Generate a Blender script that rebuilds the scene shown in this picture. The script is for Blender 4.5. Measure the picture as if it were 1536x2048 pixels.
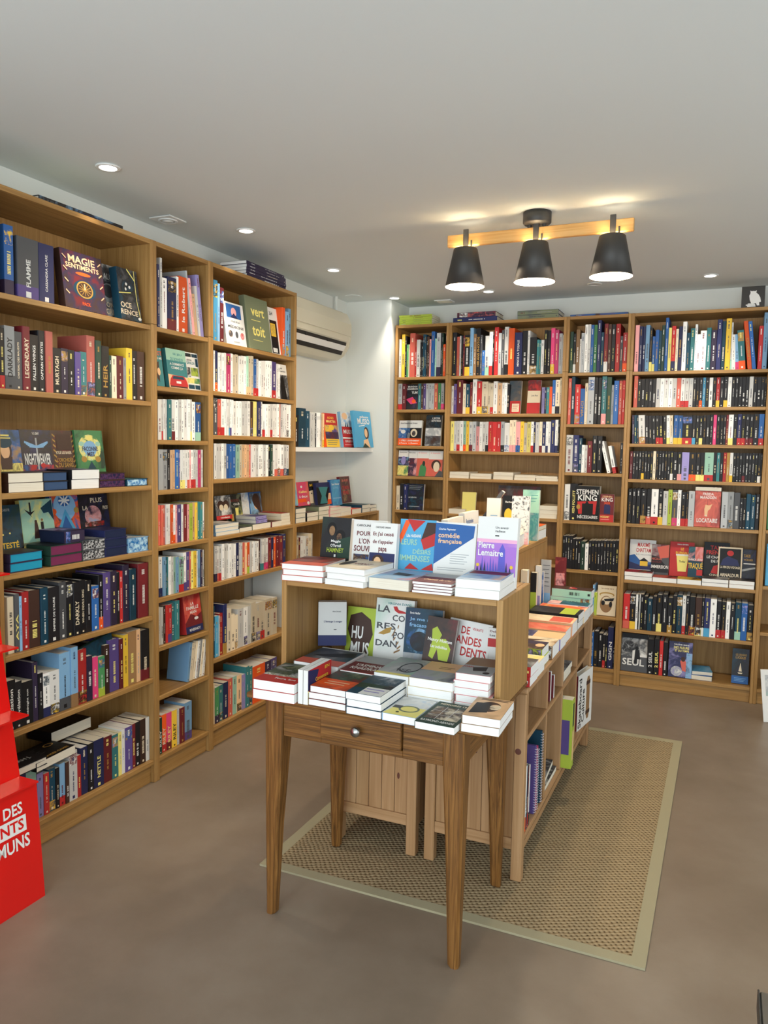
import bpy, math, random
from mathutils import Matrix, Vector
random.seed(7)
SC = bpy.context.scene
COL = SC.collection
for o in list(bpy.data.objects): bpy.data.objects.remove(o)

# ---------------------------------------------------------------- camera
CAM = (2.2753, -2.687, 1.5122)
yaw, pitch, roll = -0.4156, -0.0831, 0.0174
def cam_axes():
    cy, sy, cp, sp = math.cos(yaw), math.sin(yaw), math.cos(pitch), math.sin(pitch)
    f = Vector((sy*cp, cy*cp, sp)); r = Vector((cy, -sy, 0)); u = r.cross(f)
    cr, sr = math.cos(roll), math.sin(roll)
    return cr*r+sr*u, -sr*r+cr*u, f
_r, _u, _f = cam_axes()
cam = bpy.data.cameras.new('camera'); camo = bpy.data.objects.new('camera', cam); COL.objects.link(camo)
camo.matrix_world = Matrix(((_r.x,_u.x,-_f.x,CAM[0]),(_r.y,_u.y,-_f.y,CAM[1]),(_r.z,_u.z,-_f.z,CAM[2]),(0,0,0,1)))
cam.sensor_fit = 'VERTICAL'; cam.sensor_height = 36; cam.lens = 36*1554.76/2048; cam.clip_start = .02
SC.camera = camo

# ---------------------------------------------------------------- light
w = bpy.data.worlds.new('daylight'); SC.world = w; w.use_nodes = True
bg = w.node_tree.nodes['Background']; bg.inputs[0].default_value = (.86,.93,1,1); bg.inputs[1].default_value = 1.0
def area(name, loc, target, sx, sy, power, col):
    l = bpy.data.lights.new(name, 'AREA'); l.shape = 'RECTANGLE'; l.size = sx; l.size_y = sy; l.energy = power; l.color = col
    o = bpy.data.objects.new(name, l); COL.objects.link(o); o.location = loc
    o.rotation_euler = (Vector(target)-Vector(loc)).to_track_quat('-Z','Y').to_euler()
    return o
area('shop_window_daylight', (1.9,-4.62,1.45), (1.9,0,1.35), 4.4, 2.2, 152, (.84,.94,1))
area('side_door_daylight', (5.02,-.6,1.2), (1.5,-.3,1.0), 2.6, 2.1, 30, (.93,.97,1))
vs = SC.view_settings
SC.display_settings.display_device = 'sRGB'
vs.view_transform = 'Standard'; vs.look = 'None'; vs.gamma = 1; vs.use_curve_mapping = False
vs.exposure = 0.1
H = 2.541; Y0 = 2.437; YW = 2.717

# ---------------------------------------------------------------- materials
def lin(c): return tuple(((v/255)/12.92 if v/255 <= .04045 else ((v/255+.055)/1.055)**2.4) for v in c)+(1,)
def newmat(name, rgb, rough=.5, spec=.5, metal=0):
    m = bpy.data.materials.new(name); m.use_nodes = True; b = m.node_tree.nodes['Principled BSDF']
    b.inputs['Base Color'].default_value = lin(rgb); b.inputs['Roughness'].default_value = rough
    b.inputs['Specular IOR Level'].default_value = spec; b.inputs['Metallic'].default_value = metal
    return m
def nodes(m): return m.node_tree.nodes, m.node_tree.links, m.node_tree.nodes['Principled BSDF']
def noise_ramp(m, stops, scale, mapping=(1,1,1), detail=5, rough=.6, dist=0, rot=(0,0,0)):
    n, l, b = nodes(m)
    tc = n.new('ShaderNodeTexCoord'); mp = n.new('ShaderNodeMapping'); mp.inputs['Scale'].default_value = mapping
    mp.inputs['Rotation'].default_value = rot
    tx = n.new('ShaderNodeTexNoise'); tx.inputs['Scale'].default_value = scale; tx.inputs['Detail'].default_value = detail
    tx.inputs['Roughness'].default_value = rough; tx.inputs['Distortion'].default_value = dist
    cr = n.new('ShaderNodeValToRGB')
    el = cr.color_ramp.elements
    while len(el) < len(stops): el.new(.5)
    for e, (p, c) in zip(el, stops): e.position = p; e.color = lin(c)
    l.new(tc.outputs['Object'], mp.inputs[0]); l.new(mp.outputs[0], tx.inputs['Vector']); l.new(tx.outputs['Fac'], cr.inputs[0])
    l.new(cr.outputs[0], b.inputs['Base Color'])
    return tx, cr, tc, mp
def bump(m, src, strength, dist=.002):
    n, l, b = nodes(m); bp = n.new('ShaderNodeBump'); bp.inputs['Strength'].default_value = strength; bp.inputs['Distance'].default_value = dist
    l.new(src, bp.inputs['Height']); l.new(bp.outputs[0], b.inputs['Normal'])
def wood(name, dark, mid, light, axis, scale=1.0, rough=.45, contrast=1.0):
    m = newmat(name, mid, rough, .35)
    s = [70,70,70]; s[axis] = 2.2
    tx, cr, tc, mp = noise_ramp(m, [(.28,dark),(.5,mid),(.72,light)], 1.0*scale, s, 6, .62, .9)
    bump(m, tx.outputs['Fac'], .12*contrast)
    return m
OAK = [wood('oak_veneer_'+a, (140,103,55),(163,124,71),(180,141,87), i) for i, a in enumerate('xyz')]
PINE = [wood('pine_'+a, (146,108,70),(168,130,90),(184,147,108), i, .5) for i, a in enumerate('xyz')]
OLD = [wood('old_oak_'+a, (62,39,15),(112,74,33),(146,103,53), i, 1.6, .4, 3) for i, a in enumerate('xyz')]
M_KNOT = newmat('pine_knot', (92,48,34), .5)
M_GROOVE = newmat('dark_groove', (70,48,30), .8)
M_WALL = newmat('white_wall_paint', (224,227,222), .75, .25)
n_, l_, b_ = nodes(M_WALL); t_ = n_.new('ShaderNodeTexNoise'); t_.inputs['Scale'].default_value = 180; bump(M_WALL, t_.outputs['Fac'], .06, .001)
M_CEIL = newmat('ceiling_paint', (222,228,227), .8, .2)
M_FLOOR = newmat('resin_floor', (140,120,98), .34, .45)
tx, cr, tc, mp = noise_ramp(M_FLOOR, [(.3,(112,98,82)),(.5,(128,113,97)),(.7,(142,128,112))], 1.3, (1,1,1), 8, .62)
n_, l_, b_ = nodes(M_FLOOR)
t2 = n_.new('ShaderNodeTexNoise'); t2.inputs['Scale'].default_value = 6; t2.inputs['Detail'].default_value = 6
r2 = n_.new('ShaderNodeMapRange'); r2.inputs['To Min'].default_value = .26; r2.inputs['To Max'].default_value = .48
l_.new(tc.outputs['Object'], t2.inputs['Vector']); l_.new(t2.outputs['Fac'], r2.inputs[0]); l_.new(r2.outputs[0], b_.inputs['Roughness'])
def sisal():
    m = newmat('woven_sisal', (150,122,84), .9, .1); n, l, b = nodes(m)
    tc = n.new('ShaderNodeTexCoord'); mp = n.new('ShaderNodeMapping'); mp.inputs['Rotation'].default_value = (0,0,math.radians(12))
    l.new(tc.outputs['Object'], mp.inputs[0]); sp = n.new('ShaderNodeSeparateXYZ')
    dn = n.new('ShaderNodeTexNoise'); dn.inputs['Scale'].default_value = 30
    mx = n.new('ShaderNodeMixRGB'); mx.inputs[0].default_value = .012; l.new(tc.outputs['Object'], dn.inputs['Vector'])
    l.new(mp.outputs[0], mx.inputs[1]); l.new(dn.outputs['Color'], mx.inputs[2]); l.new(mx.outputs[0], sp.inputs[0])
    def math_(op, a, bb=None):
        q = n.new('ShaderNodeMath'); q.operation = op
        for i, v in enumerate((a, bb)):
            if v is None: continue
            if isinstance(v, (int,float)): q.inputs[i].default_value = v
            else: l.new(v, q.inputs[i])
        return q.outputs[0]
    P = 2*math.pi/.025
    sx = math_('SINE', math_('MULTIPLY', sp.outputs[0], P)); sy = math_('SINE', math_('MULTIPLY', sp.outputs[1], P*1.25))
    prod = math_('MULTIPLY', sx, sy)
    hgt = math_('ADD', math_('MULTIPLY', prod, .5), .5)
    cr = n.new('ShaderNodeValToRGB'); el = cr.color_ramp.elements; el.new(.5)
    for e, (p, c) in zip(el, [(.05,(78,62,42)),(.24,(140,121,91)),(.9,(166,148,117))]): e.position = p; e.color = lin(c)
    l.new(hgt, cr.inputs[0]); l.new(cr.outputs[0], b.inputs['Base Color']); bump(m, hgt, .8, .004)
    return m
M_SISAL = sisal(); M_BIND = newmat('rug_binding_cloth', (158,150,122), .85, .15)
M_WHITE = newmat('white_plastic', (232,232,228), .35); M_BLACK = newmat('matt_black_metal', (54,52,49), .5)
M_IVORY = newmat('ivory_plastic', (214,209,188), .35); M_SLOT = newmat('dark_slot', (30,28,26), .6)
M_CHROME = newmat('brushed_metal', (170,172,170), .3, .5, 1); M_RED = newmat('glossy_red_card', (214,24,20), .22, .6)
M_SHADEIN = newmat('white_shade_lining', (245,240,230), .5)
M_SPIRAL = newmat('coil_wire', (225,225,235), .3)
def emis(name, col, st):
    m = bpy.data.materials.new(name); m.use_nodes = True; n, l, b = nodes(m)
    b.inputs['Emission Color'].default_value = col+(1,); b.inputs['Emission Strength'].default_value = st; return m
M_SPOT = emis('lit_spot_lens', (1,.97,.92), 14); M_BULB = emis('lit_warm_bulb', (1,.86,.62), 30)
M_SPOTOFF = newmat('frosted_spot_lens', (206,206,200), .4)

PAL = dict(w=(228,228,224), c=(226,212,184), k=(26,26,30), g=(78,80,84), s=(168,172,174), r=(186,46,46), R=(108,34,40), o=(236,92,34),
  y=(228,188,60), Y=(238,226,130), b=(42,94,160), B=(38,44,88), l=(132,178,216), t=(58,128,132), T=(20,62,82), v=(70,134,84), V=(36,62,50),
  p=(86,70,130), P=(52,42,68), m=(208,66,118), n=(228,160,160), a=(146,112,76), A=(66,44,36), e=(156,200,178), h=(168,188,66), d=(210,100,84),
  i=(80,162,204), u=(150,142,196), q=(232,190,146), z=(176,138,66), j=(120,128,100), x=(14,14,16), f=(232,172,202), D=(166,88,78), G=(166,112,202), U=(92,88,190))
NAMES = dict(w='white', c='cream', k='black', g='dark grey', s='grey', r='red', R='dark red', o='orange', y='yellow', Y='pale yellow', b='blue', B='navy blue',
  l='light blue', t='teal', T='dark teal', v='green', V='dark green', p='purple', P='dark purple', m='pink', n='pale pink', a='tan', A='brown', e='mint green',
  h='lime green', d='coral', i='sky blue', u='lavender', q='peach', z='gold', j='olive', x='black', f='pink', D='dusty red', G='violet', U='blue violet')
_mats = {}
def mat(code):
    """one letter: plain printed card; '#abc7': printed picture mixing three inks at a grain size"""
    if code in _mats: return _mats[code]
    if code[0] == '#':
        cs = [PAL[ch] for ch in code[1:4]]; sc = float(code[4:] or 30)
        m = newmat('printed_picture_'+code[1:], cs[0], .45, .35)
        noise_ramp(m, [(.36,cs[0]),(.5,cs[1]),(.64,cs[2])], sc, (1,1,1), 4, .6, .6)
    elif len(code) == 2:
        base = PAL[code[0]]; k = (0.88, 1.0, 1.1)[int(code[1])]
        m = newmat('cover_'+NAMES[code[0]].replace(' ','_')+code[1], tuple(min(250,v*k) for v in base), .5, .3)
    else: m = newmat('print_'+NAMES[code].replace(' ','_'), PAL[code], .5, .3)
    _mats[code] = m; return m
M_PAGE = newmat('page_edges', (226,220,204), .9, .1); M_PAGEW = newmat('white_page_edges', (236,236,232), .9, .1)
for M in (M_PAGE, M_PAGEW):
    c0 = (218,210,190) if M is M_PAGE else (228,228,224); c1 = (232,227,212) if M is M_PAGE else (242,242,239)
    tx, *_ = noise_ramp(M, [(.35,c0),(.65,c1)], 1, (900,6,6), 2); bump(M, tx.outputs['Fac'], .2, .0005)

# ---------------------------------------------------------------- mesh helpers
_txt = {}
def text_geo(s):
    if s in _txt: return _txt[s]
    c = bpy.data.curves.new('t', 'FONT'); c.body = s; c.resolution_u = 2; c.offset = .022
    o = bpy.data.objects.new('t', c); COL.objects.link(o)
    bpy.context.view_layer.update()
    me = bpy.data.meshes.new_from_object(o.evaluated_get(bpy.context.evaluated_depsgraph_get()))
    vs_ = [(v.co.x, v.co.y) for v in me.vertices]; fs = [tuple(p.vertices) for p in me.polygons]
    bpy.data.objects.remove(o); bpy.data.curves.remove(c); bpy.data.meshes.remove(me)
    x0 = min(v[0] for v in vs_); x1 = max(v[0] for v in vs_); y0 = min(v[1] for v in vs_); y1 = max(v[1] for v in vs_)
    vs_ = [((a-x0)/(x1-x0), (b-y0)/(y1-y0)) for a, b in vs_]
    _txt[s] = (vs_, fs); return _txt[s]
class MB:
    def __init__(s): s.v = []; s.f = []; s.m = []; s.mats = []; s.T = None
    def mi(s, m):
        if m not in s.mats: s.mats.append(m)
        return s.mats.index(m)
    def add(s, vs_, fs, m):
        k = len(s.v); i = s.mi(m)
        s.v += [tuple(s.T @ Vector(v)) for v in vs_] if s.T else list(vs_)
        s.f += [tuple(k+j for j in f) for f in fs]; s.m += [i]*len(fs)
    def box(s, a, b, m):
        x0,y0,z0 = a; x1,y1,z1 = b
        s.add([(x0,y0,z0),(x1,y0,z0),(x1,y1,z0),(x0,y1,z0),(x0,y0,z1),(x1,y0,z1),(x1,y1,z1),(x0,y1,z1)],
              [(0,3,2,1),(4,5,6,7),(0,1,5,4),(1,2,6,5),(2,3,7,6),(3,0,4,7)], m)
    def bbox(s, a, b, m, r=.0015):
        """box with chamfered edges"""
        x0,y0,z0 = a; x1,y1,z1 = b; r = min(r, (x1-x0)/2.1, (y1-y0)/2.1, (z1-z0)/2.1)
        V_ = []; idx = {}
        for cx in (0,1):
            for cy in (0,1):
                for cz in (0,1):
                    X=(x0,x1)[cx];Y=(y0,y1)[cy];Z=(z0,z1)[cz];dx=(r,-r)[cx];dy=(r,-r)[cy];dz=(r,-r)[cz]
                    idx[cx,cy,cz]=len(V_); V_ += [(X,Y+dy,Z+dz),(X+dx,Y,Z+dz),(X+dx,Y+dy,Z)]
        F = []
        g = lambda c,k: idx[c]+k
        for c in (0,1):
            F.append([g((c,0,0),0),g((c,1,0),0),g((c,1,1),0),g((c,0,1),0)][::(1 if c else -1)])
            F.append([g((0,c,0),1),g((1,c,0),1),g((1,c,1),1),g((0,c,1),1)][::(-1 if c else 1)])
            F.append([g((0,0,c),2),g((1,0,c),2),g((1,1,c),2),g((0,1,c),2)][::(1 if c else -1)])
        for a_ in (0,1):
            for b2 in (0,1):
                F.append([g((0,a_,b2),1),g((1,a_,b2),1),g((1,a_,b2),2),g((0,a_,b2),2)])
                F.append([g((a_,0,b2),0),g((a_,1,b2),0),g((a_,1,b2),2),g((a_,0,b2),2)])
                F.append([g((a_,b2,0),0),g((a_,b2,1),0),g((a_,b2,1),1),g((a_,b2,0),1)])
        for c in idx: F.append([idx[c],idx[c]+1,idx[c]+2])
        s.add(V_, F, m)
    def poly(s, pts, m): s.add(pts, [tuple(range(len(pts)))], m)
    def prism(s, prof, y0, y1, m, ax=1):
        """extrude closed 2-D profile along axis ax; profile gives the other two axes in order"""
        def P(p, t): q = list(p); q.insert(ax, t); return tuple(q)
        n = len(prof); s.add([P(p,y0) for p in prof]+[P(p,y1) for p in prof],
            [tuple(range(n)), tuple(range(2*n-1,n-1,-1))]+[(i,(i+1)%n,n+(i+1)%n,n+i) for i in range(n)], m)
    def tube(s, a, b, r0, r1, m, n=12, cap=True):
        a = Vector(a); b = Vector(b); d = (b-a).normalized(); u = d.orthogonal().normalized(); v = d.cross(u)
        R = lambda c, r: [tuple(c+r*(math.cos(2*math.pi*i/n)*u+math.sin(2*math.pi*i/n)*v)) for i in range(n)]
        F = [(i,(i+1)%n,n+(i+1)%n,n+i) for i in range(n)]
        if cap: F += [tuple(range(n-1,-1,-1)), tuple(range(n,2*n))]
        s.add(R(a,r0)+R(b,r1), F, m)
    def lathe(s, prof, m, n=32, c=(0,0)):
        V_ = []; F = []
        for r, z in prof: V_ += [(c[0]+r*math.cos(2*math.pi*i/n), c[1]+r*math.sin(2*math.pi*i/n), z) for i in range(n)]
        for k in range(len(prof)-1): F += [(k*n+i,k*n+(i+1)%n,(k+1)*n+(i+1)%n,(k+1)*n+i) for i in range(n)]
        s.add(V_, F, m)
    def text(s, t, o, ux, uy, w_, h_, m):
        vs_, fs = text_geo(t); o = Vector(o); ux = Vector(ux); uy = Vector(uy)
        s.add([tuple(o+ux*(a*w_)+uy*(b*h_)) for a, b in vs_], fs, m)
    def build(s, name, parent=None, smooth=False, **props):
        me = bpy.data.meshes.new(name); me.from_pydata(s.v, [], s.f)
        for m in s.mats: me.materials.append(m)
        me.polygons.foreach_set('material_index', s.m)
        if smooth: me.polygons.foreach_set('use_smooth', [True]*len(s.f))
        me.update(); o = bpy.data.objects.new(name, me); COL.objects.link(o)
        if parent: o.parent = parent
        for k, v in props.items(): o[k] = v
        return o
def thing(name, loc, label, cat, group=None, rz=0):
    o = bpy.data.objects.new(name, None); COL.objects.link(o); o.location = loc; o.rotation_euler = (0,0,rz); o.empty_display_size = .1
    o['label'] = label; o['category'] = cat
    if group: o['group'] = group
    return o
def tag(o, label, cat, group=None):
    o['label'] = label; o['category'] = cat
    if group: o['group'] = group
    return o
def part(name, parent, m, a, b, r=.0015):
    q = MB(); q.bbox(a, b, m, r); return q.build(name, parent)
ORD = 'zeroth first second third fourth fifth sixth seventh eighth ninth tenth eleventh twelfth thirteenth fourteenth fifteenth sixteenth seventeenth eighteenth nineteenth'.split()
TENS = {2:('twentieth','twenty'),3:('thirtieth','thirty'),4:('fortieth','forty'),5:('fiftieth','fifty')}
def ordinal(n):
    if n < 20: return ORD[n]
    t, u = divmod(n, 10); return TENS[t][0] if u == 0 else TENS[t][1]+'-'+ORD[u]

# ---------------------------------------------------------------- room shell
def struct(name, q): o = q.build(name); o['kind'] = 'structure'; return o
XR = 4.9; YF = -4.5
q = MB(); q.box((-.28-.1,YF-.1,-.1),(XR+.1,YW+.1,0), M_FLOOR); struct('floor', q)
q = MB(); q.box((-.38,YF-.1,H),(XR+.1,YW+.1,H+.1), M_CEIL); struct('ceiling', q)
q = MB(); q.box((-.38,YF-.1,0),(-.28,YW+.1,H), M_WALL); struct('wall_left', q)
q = MB(); q.box((-.28,YW,0),(XR+.1,YW+.1,H), M_WALL); struct('wall_back', q)
q = MB(); q.box((-.2799,2.384,0),(.066,YW-.0005,H-.0005), M_WALL); struct('wall_corner_boxing', q)
q = MB()                                            # street wall behind the camera, with the shop window opening
q.box((-.28,YF-.1,0),(-.2,YF,H), M_WALL); q.box((4.3,YF-.1,0),(XR,YF,H), M_WALL)
q.box((-.2,YF-.1,2.45),(4.3,YF,H), M_WALL); q.box((-.2,YF-.1,0),(4.3,YF,.25), M_WALL); struct('wall_front', q)
q = MB(); q.box((XR,YF,0),(XR+.1,-2.0,H), M_WALL); q.box((XR,.8,0),(XR+.1,YW,H), M_WALL); q.box((XR,-2.0,2.3),(XR+.1,.8,H), M_WALL); struct('wall_right', q)
q = MB()
for x in (-.2,1.28,2.78,4.24): q.box((x,YF-.07,.25),(x+.06,YF-.01,2.45), M_WHITE)
q.box((-.14,YF-.07,.25),(4.24,YF-.01,.31), M_WHITE); q.box((-.14,YF-.07,2.39),(4.24,YF-.01,2.45), M_WHITE); struct('window_1', q)
q = MB(); q.box((XR+.02,-2.0,0),(XR+.08,-1.93,2.3), M_WHITE); q.box((XR+.02,.73,0),(XR+.08,.8,2.3), M_WHITE); q.box((XR+.02,-.63,0),(XR+.08,-.57,2.3), M_WHITE); struct('door_1', q)
q = MB(); q.tube((-.25,2.16,2.405),(-.25,2.16,H-.001),.011,.011,M_WALL,8); struct('trim_1', q)

# ---------------------------------------------------------------- ceiling fittings
SPOTS = [(.096,-.363,1,'nearest the camera, above the wide left bookcase'),(.098,.546,1,'above the narrow left bookcase'),(.109,1.431,1,'above the air conditioner'),
         (.113,2.328,1,'in the corner above the white boxing'),(.784,2.321,1,'behind the left lamp shade'),(2.124,2.291,1,'on the right in front of the owl sign'),
         (1.463,2.31,0,'unlit, behind the right lamp shade')]
for x, y, on, where in SPOTS:
    t = thing('ceiling_spotlight', (x,y,H-.001), ('lit' if on else 'round')+' white recessed ceiling spotlight '+where, 'spotlight', 'recessed spotlights in the ceiling')
    q = MB(); q.lathe([(.033,.0),(.046,-.001),(.046,-.004),(.034,-.006),(.031,-.003),(.031,.0)], M_WHITE, 28); q.build('trim_ring', t, True)
    q = MB(); q.lathe([(.0001,-.0035),(.031,-.003)], M_SPOT if on else M_SPOTOFF, 24); q.build('lens', t)
    if on:
        l = bpy.data.lights.new('spot', 'SPOT'); l.energy = 26; l.spot_size = math.radians(66); l.spot_blend = .8; l.color = (1,.9,.76); l.shadow_soft_size = .03
        o = bpy.data.objects.new('lamp_light', l); COL.objects.link(o); o.parent = t; o.location = (0,0,-.02)
t = thing('ceiling_vent', (-.14,.265,H-.001), 'small square white ceiling air vent above the left bookcases', 'vent')
q = MB(); q.bbox((-.06,-.06,-.006),(.06,.06,0), M_WHITE, .002); q.build('frame', t)
q = MB(); q.lathe([(.045,-.0062),(.043,-.011),(.034,-.011),(.032,-.007),(.026,-.007),(.024,-.012),(.0001,-.013)], M_WHITE, 32); q.build('vent_rings', t, True)
tag((lambda q: (q.lathe([(.06,H),(.06,H-.003),(.0001,H-.004)], M_CEIL, 28, (-.14,2.2)), q.build('ceiling_cover_plate'))[1])(MB()), 'round flat ceiling cover plate above the air conditioner corner', 'cover plate')
t = thing('ceiling_grille', (.40,2.55,H-.001), 'small rectangular white ceiling grille near the back wall', 'vent')
q = MB(); q.box((-.06,-.05,-.006),(.06,.05,0), M_WHITE); q.build('frame', t)
q = MB(); [q.box((-.045,-.035+.02*k,-.009),(.045,-.025+.02*k,-.0062), M_IVORY) for k in range(4)]; q.build('slat', t)

# ---------------------------------------------------------------- pendant lamp
def lamp():
    t = thing('ceiling_lamp', (1.46,.757,H), 'ceiling lamp with wooden bar and three dark metal shades', 'lamp')
    q = MB(); q.lathe([(.0001,-.052),(.055,-.05),(.061,-.044),(.061,0),(.0001,0)], M_BLACK, 36); q.build('canopy', t, True)
    for s in (-1,1):
        q = MB(); q.tube((s*.032,0,-.05),(s*.032,0,-.066),.009,.009,M_BLACK,10); q.build('mounting_post', t)
    q = MB(); q.bbox((-.408,-.011,-.116),(.408,.011,-.063), wood('lamp_bar_wood',(196,140,70),(214,164,96),(226,182,120),0,.8), .003); q.build('wooden_bar', t)
    for i, x in enumerate((-.318,.0,.324)):
        s = MB(); top, bot = -.13, -.299
        s.lathe([(.050,top),(.054,top-.004),(.089,bot),(.0875,bot)], M_BLACK, 40, (x,-.014))
        s.lathe([(.0875,bot),(.0525,top-.006),(.049,top)], M_SHADEIN, 40, (x,-.014))
        so = s.build('lamp_shade', t, True)
        a = MB(); a.bbox((x-.012,-.019,-.135),(x+.012,-.0115,-.045), M_BLACK, .001); a.tube((x+.026,-.016,-.135),(x+.026,-.016,-.095),.004,.004,M_BLACK,8)
        a.build('arm', t)
        sk = MB(); sk.tube((x,-.014,-.14),(x,-.014,-.18),.018,.02,M_WHITE,16); sk.build('socket', so)
        b = MB(); b.lathe([(.018,-.175),(.034,-.2),(.044,-.235),(.042,-.255),(.025,-.27),(.0001,-.274)], M_BULB, 24, (x,-.014)); b.build('bulb', so, True)
        l = bpy.data.lights.new('bulb_light','POINT'); l.energy = 27; l.color = (1,.8,.56); l.shadow_soft_size = .04
        o = bpy.data.objects.new('lamp_light', l); COL.objects.link(o); o.parent = t; o.location = (x,-.014,-.288)
        l = bpy.data.lights.new('bulb_uplight','POINT'); l.energy = 1.6; l.color = (1,.66,.3); l.shadow_soft_size = .012
        o = bpy.data.objects.new('lamp_light', l); COL.objects.link(o); o.parent = t; o.location = (x,-.014,-.128)
lamp()

# ---------------------------------------------------------------- bookcases
UNITS = {}
def bookcase(key, origin, rz, width, shelves, top, label, ext=True, depth=.278):
    t = thing('bookcase', origin, label, 'bookcase', None, rz); UNITS[key] = (Matrix.Translation(Vector(origin)) @ Matrix.Rotation(rz,4,'Z'), width)
    P = .019; zt = top
    for s, x in (('l',0),('r',width-P)):
        if ext: part('side_panel', t, OAK[2], (x+.0003,0,0),(x+P-.0003,depth,2.0185)); part('side_panel', t, OAK[2], (x+.0003,0,2.0195),(x+P-.0003,depth,zt))
        else: part('side_panel', t, OAK[2], (x+.0003,0,0),(x+P-.0003,depth,zt))
    part('top_panel', t, OAK[0], (P,0.001,zt-.02),(width-P,depth,zt-.0005))
    if key == 'C':   # the backing is missing behind the right part of one compartment
        part('back_panel', t, OAK[2], (P,depth-.006,.05),(width-P,depth,.431), .0005); part('back_panel', t, OAK[2], (P,depth-.006,.8335),(width-P,depth,zt-.021), .0005)
        part('back_panel', t, OAK[2], (P,depth-.006,.4315),(.686,depth,.833), .0005)
    else: part('back_panel', t, OAK[2], (P,depth-.006,.05),(width-P,depth,zt-.021), .0005)
    part('plinth', t, OAK[0], (P,.018,.0),(width-P,.034,.079))
    for z in shelves: part('shelf', t, OAK[0], (P,.0015,z-.02),(width-P,depth-.007,z))
    return t
L90 = math.pi/2
SH = dict(A=[2.012,1.69,1.33,1.047,.757,.478,.104], B=[2.012,1.76,1.527,1.306,1.059,.826,.607,.384,.104], C=[2.008,1.768,1.557,1.342,1.06,.833,.451,.109],
  D=[.757,.43,.1], E=[2.008,1.78,1.525,1.309,1.067,.757,.43,.1], F=[2.008,1.75,1.495,1.307,1.059,.757,.43,.1], G=[2.012,1.683,1.37,1.056,.734,.441,.1],
  H=[2.01,1.789,1.562,1.339,1.056,.695,.377,.097], I=[2.01,1.7,1.38,1.06,.723,.443,.092])
bookcase('A', (0,-.8,0), L90, .8, SH['A'], 2.37, 'wide oak bookcase on left wall behind the red stand, full of fantasy hardbacks')
bookcase('B', (0,0,0), L90, .4, SH['B'], 2.37, 'narrow oak bookcase with nine shelves between the two wide left-wall bookcases')
bookcase('C', (0,.4,0), L90, .8, SH['C'], 2.37, 'wide oak bookcase on left wall next to the air conditioner')
bookcase('D', (0,1.2,0), L90, 1.18, SH['D'], 1.06, 'low oak bookcase on left wall below the floating white shelf', False)
bookcase('Z', (0,-1.6,0), L90, .799, SH['A'], 2.37, 'oak bookcase on left wall cut off by the left picture edge')
bookcase('E', (.078,Y0,0), 0, .4, SH['E'], 2.37, 'narrow oak bookcase on back wall beside the white corner boxing')
bookcase('F', (.478,Y0,0), 0, .8, SH['F'], 2.37, 'wide oak bookcase on back wall behind the display tables')
bookcase('G', (1.278,Y0,0), 0, .4, SH['G'], 2.37, 'narrow oak bookcase between the two wide bookcases on back wall')
bookcase('H', (1.678,Y0,0), 0, .8, SH['H'], 2.37, 'wide oak bookcase on the back wall below the owl sign')
bookcase('I', (2.478,Y0,0), 0, .8, SH['I'], 2.37, 'oak bookcase on back wall cut off by the right picture edge')

# ---------------------------------------------------------------- air conditioner, floating shelf
def aircon():
    t = thing('air_conditioner', (-.28,1.22,2.09), 'ivory wall-mounted air conditioner above the floating white shelf', 'air conditioner')
    Lh = .83
    prof = [(.001,.0),(.10,.0),(.15,.03),(.185,.085),(.2,.15),(.2,.235),(.17,.3),(.12,.325),(.001,.325)]
    q = MB(); q.prism(prof, .012, Lh-.012, M_IVORY); q.build('body', t)
    for y in (0, Lh-.012):
        q = MB(); q.prism([(x*1.02,z) for x, z in prof], y, y+.012, M_IVORY); q.build('end_cap', t)
    q = MB(); q.prism([(.2,.152),(.206,.155),(.206,.232),(.176,.302),(.17,.3),(.2,.235)], .014, Lh-.014, M_IVORY); q.build('front_panel', t)
    q = MB(); q.prism([(.1955,.112),(.2,.118),(.2015,.146),(.198,.146)], .02, Lh-.05, M_IVORY); q.build('front_panel', t)
    q = MB(); q.prism([(.187,.086),(.193,.084),(.198,.108),(.192,.108)], .03, Lh-.06, M_SLOT); q.prism([(.155,.032),(.16,.028),(.173,.055),(.168,.058)], .03, Lh-.06, M_SLOT); q.build('air_slot', t)
    q = MB(); q.prism([(.168,.054),(.178,.052),(.197,.086),(.19,.088)], .035, Lh-.065, M_WHITE); q.build('louver', t)
    for y in (.22,.5):
        q = MB(); q.box((.188,y,.085),(.199,y+.02,.1), M_SLOT); q.build('louver_clip', t)
aircon()
def floating_shelf():
    q = MB(); n = 14; y0, y1 = 1.205, 2.383
    top = [(-.2795,y0),(-.2795,y1)]+[(-.02-.05*(1-math.sin(math.pi*(.08+.84*k/n))), y1-(y1-y0)*k/n) for k in range(n+1)]
    q.prism(top, 1.478, 1.504, M_WHITE, 2)
    return tag(q.build('floating_shelf'), 'curved white floating shelf in the left corner under the air conditioner', 'shelf')
floating_shelf()

# ---------------------------------------------------------------- rug
def rug():
    x0,y0,x1,y1 = .80,-.40,2.125,1.565; b = .042
    t = thing('rug', (x0,y0,0), 'rectangular woven sisal rug with pale cloth border under the display furniture', 'rug')
    X = x1-x0; Y = y1-y0
    q = MB(); q.box((b,b,.0005),(X-b,Y-b,.007), M_SISAL); q.build('woven_field', t)
    q = MB()
    for pts in ([(0,0),(X,0),(X-b,b),(b,b)],[(X,0),(X,Y),(X-b,Y-b),(X-b,b)],[(X,Y),(0,Y),(b,Y-b),(X-b,Y-b)],[(0,Y),(0,0),(b,b),(b,Y-b)]):
        q.prism(pts, .0005, .008, M_BIND, 2)
    q.build('border', t)
rug()

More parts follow.
